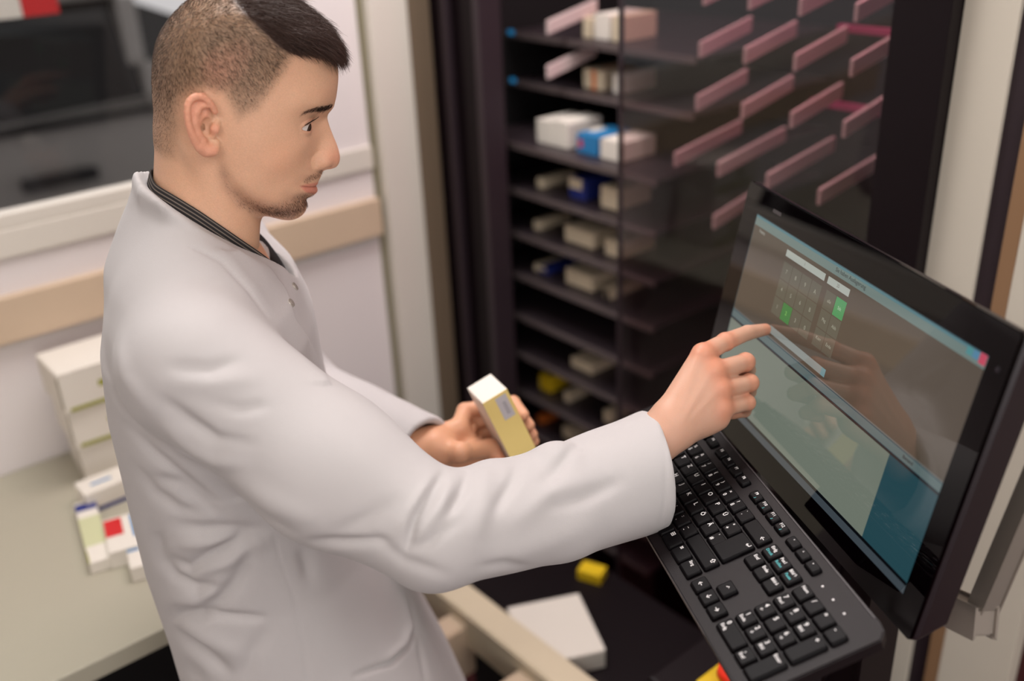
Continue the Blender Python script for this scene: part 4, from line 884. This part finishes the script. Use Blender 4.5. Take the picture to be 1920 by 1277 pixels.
strands('eyebrow', P_ - N_ * .0003, unit(tan + N_ * .3), -N_ * .12, .0050 + .003 * rng.random(len(P_)), .00012, BROWM, seg=3)
az_ = np.repeat(np.linspace(-.35, 1.25, 46), 2) + rng.normal(size=92) * .02; t = (az_ - .42) / 1.02; e_up = -.02 + .30 * np.maximum(0, 1 - t * t) ** .6 + .05
dr_ = np.stack([np.cos(az_) * np.cos(e_up), -np.sin(az_) * np.cos(e_up), np.sin(e_up)], 1); R_all = []; D_all = []
for s in (1, -1): R_all.append((EYE + dr_ * (ERAD + .0008)) * (1, s, 1)); D_all.append((dr_ + np.array([.35, 0, -.25])) * (1, s, 1))
for R_1, D_1 in zip(R_all, D_all): strands('eyelashes', R_1, unit(D_1), np.tile([0, 0, .35], (len(R_1), 1)), .0085, .00016, LASHM, seg=4)
# fingernail on the pointing finger
print('hair', __import__('time').time() - t0)
# ------------------------------------------------------------------ clothes
COATM = mat('white_cotton', (186, 182, 182), .85, spec=.2, sheen=.2, bump=.25, bscale=1400)
TROUM = mat('dark_trousers', (34, 32, 40), .8, bump=.2, bscale=900)
RING = np.array([(-.119, 0, -.052), (-.112, -.034, -.060), (-.093, -.055, -.068), (-.066, -.0645, -.088), (-.036, -.060, -.119), (-.010, -.042, -.151), (.008, -.020, -.180), (.015, .0, -.197),
                 (.008, .020, -.184), (-.008, .042, -.160), (-.036, .060, -.132), (-.066, .0655, -.104), (-.093, .055, -.078), (-.112, .034, -.060)])
RPN = np.cross(RING[3] - RING[0], RING[11] - RING[0]); RPN = RPN / np.linalg.norm(RPN); RPN = RPN if RPN[2] > 0 else -RPN
RC0 = RING.mean(0)
NAX = (NECK_A - NECK_B) / np.linalg.norm(NECK_A - NECK_B)
ZL = np.array([-.05, -.10, -.14, -.18, -.22, -.30, -.40, -.50, -.60, -.70, -.77, -.93])
XB = np.array([-.118, -.150, -.166, -.180, -.191, -.199, -.201, -.201, -.194, -.190, -.189, -.188])
XF = np.array([-.06, -.03, .0, .024, .036, .040, .052, .075, .104, .136, .158, .20])
HB = np.array([.06, .09, .14, .180, .195, .195, .188, .184, .190, .204, .212, .235])
ELB = Bz(815, 996, .952); CUF = Bz(1238, 874, 1.082); SHO = np.array([-.078, -.178, -.195])
FAX = (CUF - ELB) / np.linalg.norm(CUF - ELB)
CUN = w2b(cam2w(np.array([.95, -.10, .20]))) - w2b(cam2w(np.zeros(3))); CUN /= np.linalg.norm(CUN)
def coatf(P):
    x, y, z = P[:, 0], P[:, 1], P[:, 2]; zz = -z
    xb, xf, hb = (np.interp(zz, -ZL, a) for a in (XB, XF, HB)); a = (xf - xb) / 2; xc = (xf + xb) / 2
    q = ((np.abs(x - xc) / a) ** 2.3 + (np.abs(y) / hb) ** 2.3) ** (1 / 2.3); f = (q - 1) * np.minimum(a, hb) * .9
    f = smax(f, z + .115, .04); f = smax(f, -.93 - z, .01)
    for s in (-1, 1):
        f = smin(f, cap(P, (-.076, .02 * s, -.120), (-.085, .150 * s, -.190), .055, .060), .035)
    f = smin(f, cap(P, (-.095, 0, -.085), (-.11, 0, -.16), .040, .06), .03)
    f = smin(f, chain(P, list(RING) + [RING[0]], [.0085] * 15, .002), .012)
    # right sleeve
    s = smin(cap(P, SHO, ELB * .55 + SHO * .45 + np.array([0, 0, -.012]), .070, .068), cap(P, ELB * .55 + SHO * .45 + np.array([0, 0, -.012]), ELB, .068, .055), .03)
    f = smin(f, s, .022 - .018 * sstep(-z, .22, .34))
    fo = chain(P, [ELB, ELB * .5 + CUF * .5 + np.array([0, 0, -.010]), CUF + FAX * .03], [.0550, .0570, .0665], .01)
    for px, py, zq, r in ((924, 915, .985, .0285), (1044, 882, 1.01, .0300)):
        c = Bz(px, py, zq); fo = smin(fo, cap(P, c - CUN * 0 + np.array([0, 0, .0]), c + (Bz(px + 25, py + 110, zq) - c) * .6, r, r * .8), .008)
    fo = smax(fo, (P - Bz(1224, 868, 1.082)) @ CUN, .003)
    f = smin(f, fo, .012)
    inn = cap(P, CUF - FAX * .055, CUF + FAX * .06, .040, .0585); f = smax(f, -inn, .002)
    # left sleeve
    le = np.array([.0, .215, -.44]); lc = Bz(786, 842, 1.262); lx = (lc - le) / np.linalg.norm(lc - le)
    s = smin(cap(P, (-.078, .178, -.195), le, .068, .056), cap(P, le, lc + lx * .02, .056, .046), .02); s = smax(s, (P - lc) @ lx - .012, .003); s = smax(s, -cap(P, lc - lx * .03, lc + lx * .05, .034, .041), .002)
    f = smin(f, s, .03)
    # neck opening, above the collar plane and inside the neck
    nk = cap(P, NECK_A + NAX * .05, NECK_B + NAX * .02, .0585, .0600); f = smax(f, -nk, .003)
    rd = np.linalg.norm((P - RC0) - ((P - RC0) @ NAX)[:, None] * NAX, axis=1); f = smax(f, (P - RC0) @ RPN - .006 - np.maximum(0, rd - .078) * .9 * (1 - sstep(P[:, 0], -.06, .0)) - np.maximum(0, rd - .10) * 1.5 * sstep(-P[:, 2], .16, .22), .004); f = smax(f, -cap(P, (-.040, .0, -.118), (.000, .0, -.166), .050, .027), .002)
    return f
t1 = __import__('time').time()
KV, KQ = surf(coatf, (-.27, -.40, -.95), (.45, .31, -.03), .0030, margin=1.9, smooth=3)
P2, _ = topx(KV); KN_ = normals(KV, KQ); vd = BM @ CAM_P - BM @ BO; vw = vd - KV; vw /= np.linalg.norm(vw, axis=1)[:, None]; fac = sstep((KN_ * vw).sum(1), .05, .45)
g1 = lambda *p: [(160 + x * .3915, 330 + y * .3915) for x, y in p]
g2 = lambda *p: [(160 + x * .3893, 780 + y * .3893) for x, y in p]
g3 = lambda *p: [(700 + x * .329, 720 + y * .329) for x, y in p]
onslv = (P2[:, 0] * 0 + 1) > 0
SLV = g2((120, 30), (170, 130), (300, 200), (480, 345), (640, 465), (880, 570), (1080, 655), (1500, 795), (1900, 860))
FOLDS = [  # (polyline, height mm, half width px, region)  region: b body below the sleeve, s sleeve/shoulder, a anywhere
    (g2((440, 520), (560, 548), (700, 545), (850, 550)), -6, 13, 'b'), (g2((760, 580), (640, 650), (500, 735), (380, 690)), -8, 12, 'b'), (g2((350, 690), (430, 780), (530, 825), (640, 815)), -7, 10, 'b'),
    (g2((400, 965), (540, 955), (640, 890), (760, 760)), -8, 15, 'b'), (g2((390, 985), (620, 965), (850, 975)), -6, 9, 'b'), (g2((375, 1000), (500, 1100), (690, 1240)), -9, 13, 'b'),
    (g2((340, 560), (350, 650), (360, 690)), -5, 14, 'b'), (g2((520, 745), (700, 690), (860, 590)), 6, 16, 'b'), (g2((400, 880), (560, 900), (700, 760)), 5, 16, 'b'), (g2((430, 1010), (600, 1080), (760, 1160)), 5, 18, 'b'), (g2((450, 620), (600, 600), (740, 560)), 5, 14, 'b'),
    (g2((340, 300), (450, 330), (640, 470)), -6, 12, 'b'), (g2((230, 240), (330, 370), (450, 450), (560, 470)), -5, 12, 'b'), (g2((740, 560), (790, 640), (720, 800)), -4, 14, 'b'),
    (g2((1040, 640), (1070, 720), (1080, 800)), -5, 14, 'b'), (g2((880, 1020), (800, 1150), (760, 1277)), -4, 16, 'b'), (g2((450, 1180), (560, 1277)), -5, 12, 'b'),
    (g2((1550, 850), (1560, 900), (1592, 1010), (1560, 1110), (1480, 1190), (1300, 1250)), -6, 5, 'b'), (g2((1530, 860), (1570, 1010), (1540, 1100), (1460, 1170)), 4, 9, 'b'), (g2((1640, 820), (1700, 960), (1800, 1277)), 3, 8, 'b'), (g2((1600, 1050), (1640, 1277)), -3, 6, 'b'),
    (g2((905, 575), (940, 700), (1000, 860), (1050, 1080), (1070, 1277)), -1.2, 2.6, 'b'),
    (g1((510, 335), (650, 410), (780, 550), (875, 685)), -1.8, 2.6, 's'), (g1((530, 300), (690, 400), (810, 540), (900, 670)), 1.2, 8, 's'),
    (g1((420, 915), (600, 925), (730, 885)), -3.5, 12, 's'), (g1((380, 990), (600, 1000), (820, 960)), 3, 18, 's'), (g1((600, 1090), (740, 1115), (860, 1100)), -3.5, 12, 's'), (g1((370, 1080), (480, 1160), (620, 1260)), -5, 14, 's'),
    (g1((70, 740), (120, 1000), (250, 1200), (330, 1277)), -4, 9, 's'), (g1((120, 700), (190, 960), (330, 1150)), 3, 14, 's'),
    (g2((190, 40), (330, 180), (500, 320), (640, 420)), -5, 9, 's'), (g2((370, 40), (480, 150), (620, 220), (760, 230)), 5, 14, 's'), (g2((430, 20), (620, 110), (800, 130)), -4, 12, 's'), (g2((700, 290), (900, 420), (1100, 500)), 4, 20, 's'), (g2((640, 330), (820, 470), (1000, 560)), -4, 12, 's'), (g2((1080, 600), (1250, 610), (1450, 600)), -5, 9, 's'), (g2((1190, 570), (1350, 500), (1480, 420)), -3, 16, 's'),
    (g3((395, 520), (325, 620), (240, 760), (190, 930)), -9, 9, 's'), (g3((440, 560), (380, 700), (260, 880)), 5, 12, 's'), (g3((330, 560), (240, 700), (150, 850)), 4, 12, 's'), (g3((535, 520), (500, 620), (430, 740)), -6, 9, 's'),
    (g3((835, 455), (790, 560), (700, 720)), -5, 12, 's'), (g3((640, 480), (620, 700), (560, 900)), 4, 20, 's'), (g3((1170, 315), (1100, 420), (980, 560)), -5, 13, 's'), (g3((1400, 560), (1200, 650), (1000, 700)), -4, 14, 's'), (g3((1250, 500), (1000, 620), (800, 800)), 3, 20, 's'),
    (g3((700, 1000), (1000, 900), (1300, 760)), 3, 22, 's'), (g3((600, 1050), (760, 1020), (900, 1060)), -3, 10, 's'), (g3((190, 940), (330, 900), (480, 780)), -3, 12, 's'), (g3((0, 870), (180, 1010), (420, 1090)), -3, 12, 's'),
    (g3((1622, 130), (1655, 280), (1668, 450), (1665, 640), (1640, 790)), -1.0, 2.5, 's')]
sl_d, _, sl_s = line_d(P2, SLV); above = np.where(sl_s * 1 < 0, 1.0, 0.0)
depth_slv = cap(KV, SHO, ELB, .078, .068); depth_f = cap(KV, ELB, CUF, .072, .072); isl = sstep(-np.minimum(depth_slv, depth_f), -.004, .004)
disp = np.zeros(len(KV))
for pl, A_, w_, rg in FOLDS:
    d, t, _ = line_d(P2, pl); e = np.sin(np.pi * np.clip(t * .92 + .04, 0, 1)) ** .6 if w_ > 4 else 1.0
    m = {'b': 1 - isl, 's': np.maximum(isl, (KV[:, 2] > -.34) * 1.0), 'a': 1}[rg]
    disp += A_ * .001 * 1.05 * np.exp(-(d / w_) ** 2) * e * m
# overlap of the near front panel over the far one
FE = g1((500, 130), (700, 300), (880, 440), (960, 550), (1000, 680), (1090, 820), (1150, 950), (1190, 1040)); d, t, s_ = line_d(P2, FE)
disp += np.where(s_ > 0, .0035, 0) * sstep(-d, -55, -2) * (P2[:, 1] > 470) * (P2[:, 1] < 720)
noise = sum(np.sin(KV @ rng.normal(size=3) * k + rng.random() * 6) for k in (22, 30, 41, 55, 48, 36)) / 6
KV = KV + KN_ * (disp * fac + .0016 * noise)[:, None]; KV = relax(KV, KQ, .35)
co_ = np_obj('lab_coat', KV, KQ, COATM, man); tag(co_, 'white cotton lab coat with snap fastening')
print('coat', __import__('time').time() - t1, len(KV))
# snaps on the far front panel
for i, (px, py) in enumerate(((552, 538), (543, 571))):
    P0 = None; d2 = np.linalg.norm(P2 - np.array([px, py]), axis=1) + 1e3 * (fac < .02); k = np.argmin(d2); c = b2w(KV[k]) - PERSON; n_ = KN_[k] @ BM
    bm = bmesh.new(); b2 = bmesh.new(); r_ = bmesh.ops.create_circle(b2, segments=24, radius=.0042)
    b2.free(); cyl(bm, Vector(c) - Vector(n_) * .001, Vector(c) + Vector(n_) * .0012, .0050, .0046, 24); cyl(bm, Vector(c) + Vector(n_) * .0012, Vector(c) + Vector(n_) * .0016, .0028, .0026, 20)
    bm_obj('snap_button', bm, mat('pearl_snap', (176, 168, 160), .25, metal=.3), co_)
# shirt: collar band round the neck, showing a dark stripe
SHM = bpy.data.materials.new('striped_shirt'); SHM.use_nodes = True; nt = SHM.node_tree; b = nt.nodes['Principled BSDF']; b.inputs['Roughness'].default_value = .8
at_ = nt.nodes.new('ShaderNodeAttribute'); at_.attribute_name = 'tone'; nt.links.new(at_.outputs['Color'], b.inputs['Base Color'])
# closed collar ribbon following the ring, three radial layers
def ribbon(offs_r, offs_n, n=96):
    R_ = np.r_[RING, RING[:1]]; L = np.r_[0, np.cumsum(np.linalg.norm(np.diff(R_, axis=0), axis=1))]; tt = np.linspace(0, L[-1], n, endpoint=False)
    # smooth closed curve by Fourier-like resampling
    C = np.stack([np.interp(tt, L, R_[:, k]) for k in range(3)], 1)
    for _ in range(4): C = .5 * C + .25 * (np.roll(C, 1, 0) + np.roll(C, -1, 0))
    c0 = C.mean(0); T = np.roll(C, -1, 0) - np.roll(C, 1, 0); T /= np.linalg.norm(T, axis=1)[:, None]; out = np.cross(T, RPN); out /= np.linalg.norm(out, axis=1)[:, None]; out *= np.sign((out * (C - c0)).sum(1))[:, None]
    up = NAX * .6 + RPN * .4; up /= np.linalg.norm(up)
    rows = [C + out * r + up * h for r, h in zip(offs_r, offs_n)]; V = np.concatenate(rows); m = len(rows); Q = []
    for i in range(m):
        for j in range(n): Q.append([i * n + j, i * n + (j + 1) % n, ((i + 1) % m) * n + (j + 1) % n, ((i + 1) % m) * n + j])
    return V, np.array(Q), n, m
hs = np.linspace(-.012, .0125, 26); rin = [-.0068] * 26
offr = [-.0048 + .0 * k for k in range(26)] + [-.0066, -.0066]; offn = list(hs) + [.0118, -.012]
V, Q, n, m = ribbon(offr, offn); cols = np.zeros((len(V), 3))
for i in range(m): cols[i * n:(i + 1) * n] = L_((128, 116, 106)) if (i % 4 == 3 and i < 26) else L_((26, 22, 24))
sh = np_obj('shirt', V, Q, SHM, man, cols); tag(sh, 'dark pinstriped shirt collar inside the coat')
# open collar points at the throat: grey facing and dark wing
def patch(name, pts, th, m, par, sub=3):
    pts = [np.array(p) for p in pts]; n_ = np.cross(pts[1] - pts[0], pts[2] - pts[0]); n_ /= np.linalg.norm(n_); bm = bmesh.new(); b2 = bmesh.new()
    W = [b2w(p) - PERSON for p in pts]; nw = n_ @ BM
    a = [b2.verts.new(w - nw * th / 2) for w in W]; c = [b2.verts.new(w + nw * th / 2) for w in W]
    b2.faces.new(a[::-1]); b2.faces.new(c); k = len(W)
    for i in range(k): b2.faces.new([a[i], a[(i + 1) % k], c[(i + 1) % k], c[i]])
    bmesh.ops.bevel(b2, geom=b2.edges[:], offset=th * .3, segments=2, affect='EDGES'); merge(bm, b2); return bm_obj(name, bm, m, par)
g4 = lambda x, y: (380 + x * .2975, 380 + y * .2975)
GREY = mat('grey_blue_facing', (112, 120, 124), .8); NAVY = mat('dark_collar_cloth', (40, 34, 44), .8)
patch('collar_facing', [Bp(*g4(262, 262), -.028), Bp(*g4(300, 190), .03), Bp(*g4(370, 320), .034), Bp(*g4(470, 405), .012), Bp(*g4(440, 425), -.012), Bp(*g4(370, 375), -.022)], .002, GREY, sh)
patch('collar_wing', [Bp(*g4(285, 175), .036), Bp(*g4(360, 270), .040), Bp(*g4(385, 325), .036), Bp(*g4(330, 280), .030), Bp(*g4(262, 240), .028)], .002, NAVY, sh)
patch('collar_point', [Bp(*g4(415, 425), -.030), Bp(*g4(475, 420), -.012), Bp(*g4(518, 465), -.010), Bp(*g4(532, 556), -.014), Bp(*g4(490, 530), -.028), Bp(*g4(455, 465), -.036)], .003, NAVY, sh)
patch('far_collar', [Bp(*g4(300, 155), .060), Bp(*g4(400, 260), .056), Bp(*g4(518, 385), .030), Bp(*g4(455, 395), .022), Bp(*g4(380, 330), .040)], .003, COATM, co_)
# trousers and shoes below the coat, down to the floor
def legf(P):
    f = None
    for s in (-1, 1):
        g = chain(P, [(-.03, .10 * s, -.80), (-.0, .11 * s, -1.12), (-.02, .12 * s, -1.60)], [.10, .075, .065], .02); f = g if f is None else smin(f, g, .02)
    f = smin(f, ell(P, (-.03, 0, -.78), (.12, .18, .12)), .03); return smax(f, -1.60 - P[:, 2], .004)
V, Q = surf(legf, (-.20, -.25, -1.66), (.18, .25, -.62), .008, smooth=2); np_obj('trousers', V, Q, TROUM, man)
for s in (-1, 1):
    def shf(P, s=s):
        f = cap(P, (-.06, .12 * s, -1.605), (.13, .13 * s, -1.612), .042, .036); f = smin(f, cap(P, (-.02, .12 * s, -1.60), (-.02, .12 * s, -1.53), .05), .02); return smax(f, -1.6525 - P[:, 2], .004)
    V, Q = surf(shf, (-.15, .12 * s - .08, -1.67), (.22, .12 * s + .09, -1.50), .005, smooth=2); np_obj('shoe', V, Q, M['rubber'], man)
# ------------------------------------------------------------------ the carton in the left hand
ce = cam2w(BXO + BXD * .0275 + BXA * .018 + BXC * .115)
def cdir(v): return CAM_R * v[0] - CAM_U * v[1] + CAM_F * v[2]
ax, ay_, az2 = cdir(BXA), cdir(-BXC), None; az2 = np.cross(ax, ay_)
# local axes: x across the yellow side, z up the carton, y into it
zx = ax; zz_ = -cdir(BXC); yy_ = np.cross(zz_, zx)
hb_ = empty('medicine_box', M=frame(ce, zx, yy_, zz_)); tag(hb_, 'yellow sided white medicine box held in the left hand', 'medicine box')
sg = 1 if yy_.dot(cdir(BXD)) > 0 else -1
YEL = mat('yellow_carton_side', (248, 222, 142), .5)
bm = bmesh.new(); box(bm, (-.018, -.0275, 0), (.018, .0275, .115), .0008, 1); bm_obj('carton', bm, M['carton'], hb_)
bm = bmesh.new(); yq = -sg * .0277; box(bm, (-.0178, min(yq, yq + .0004 * sg), .0005), (.0178, max(yq, yq + .0004 * sg), .1148)); o = bm_obj('printed_side', bm, YEL, hb_)
bm = bmesh.new(); yq = -sg * .0279
quad(bm, [(-.002, yq, .077), (.0135, yq, .077), (.0135, yq, .111), (-.002, yq, .111)]); lb = bm_obj('barcode_label', bm, mat('label_paper', (205, 200, 205), .6), hb_)
bm = bmesh.new()
for i in range(12): z_ = .0835 + i * .0016; quad(bm, [(.0045, yq - sg * .0001, z_), (.0095, yq - sg * .0001, z_), (.0095, yq - sg * .0001, z_ + .0005), (.0045, yq - sg * .0001, z_ + .0005)])
bm_obj('barcode', bm, mat('barcode_ink', (110, 108, 125), .6), lb)
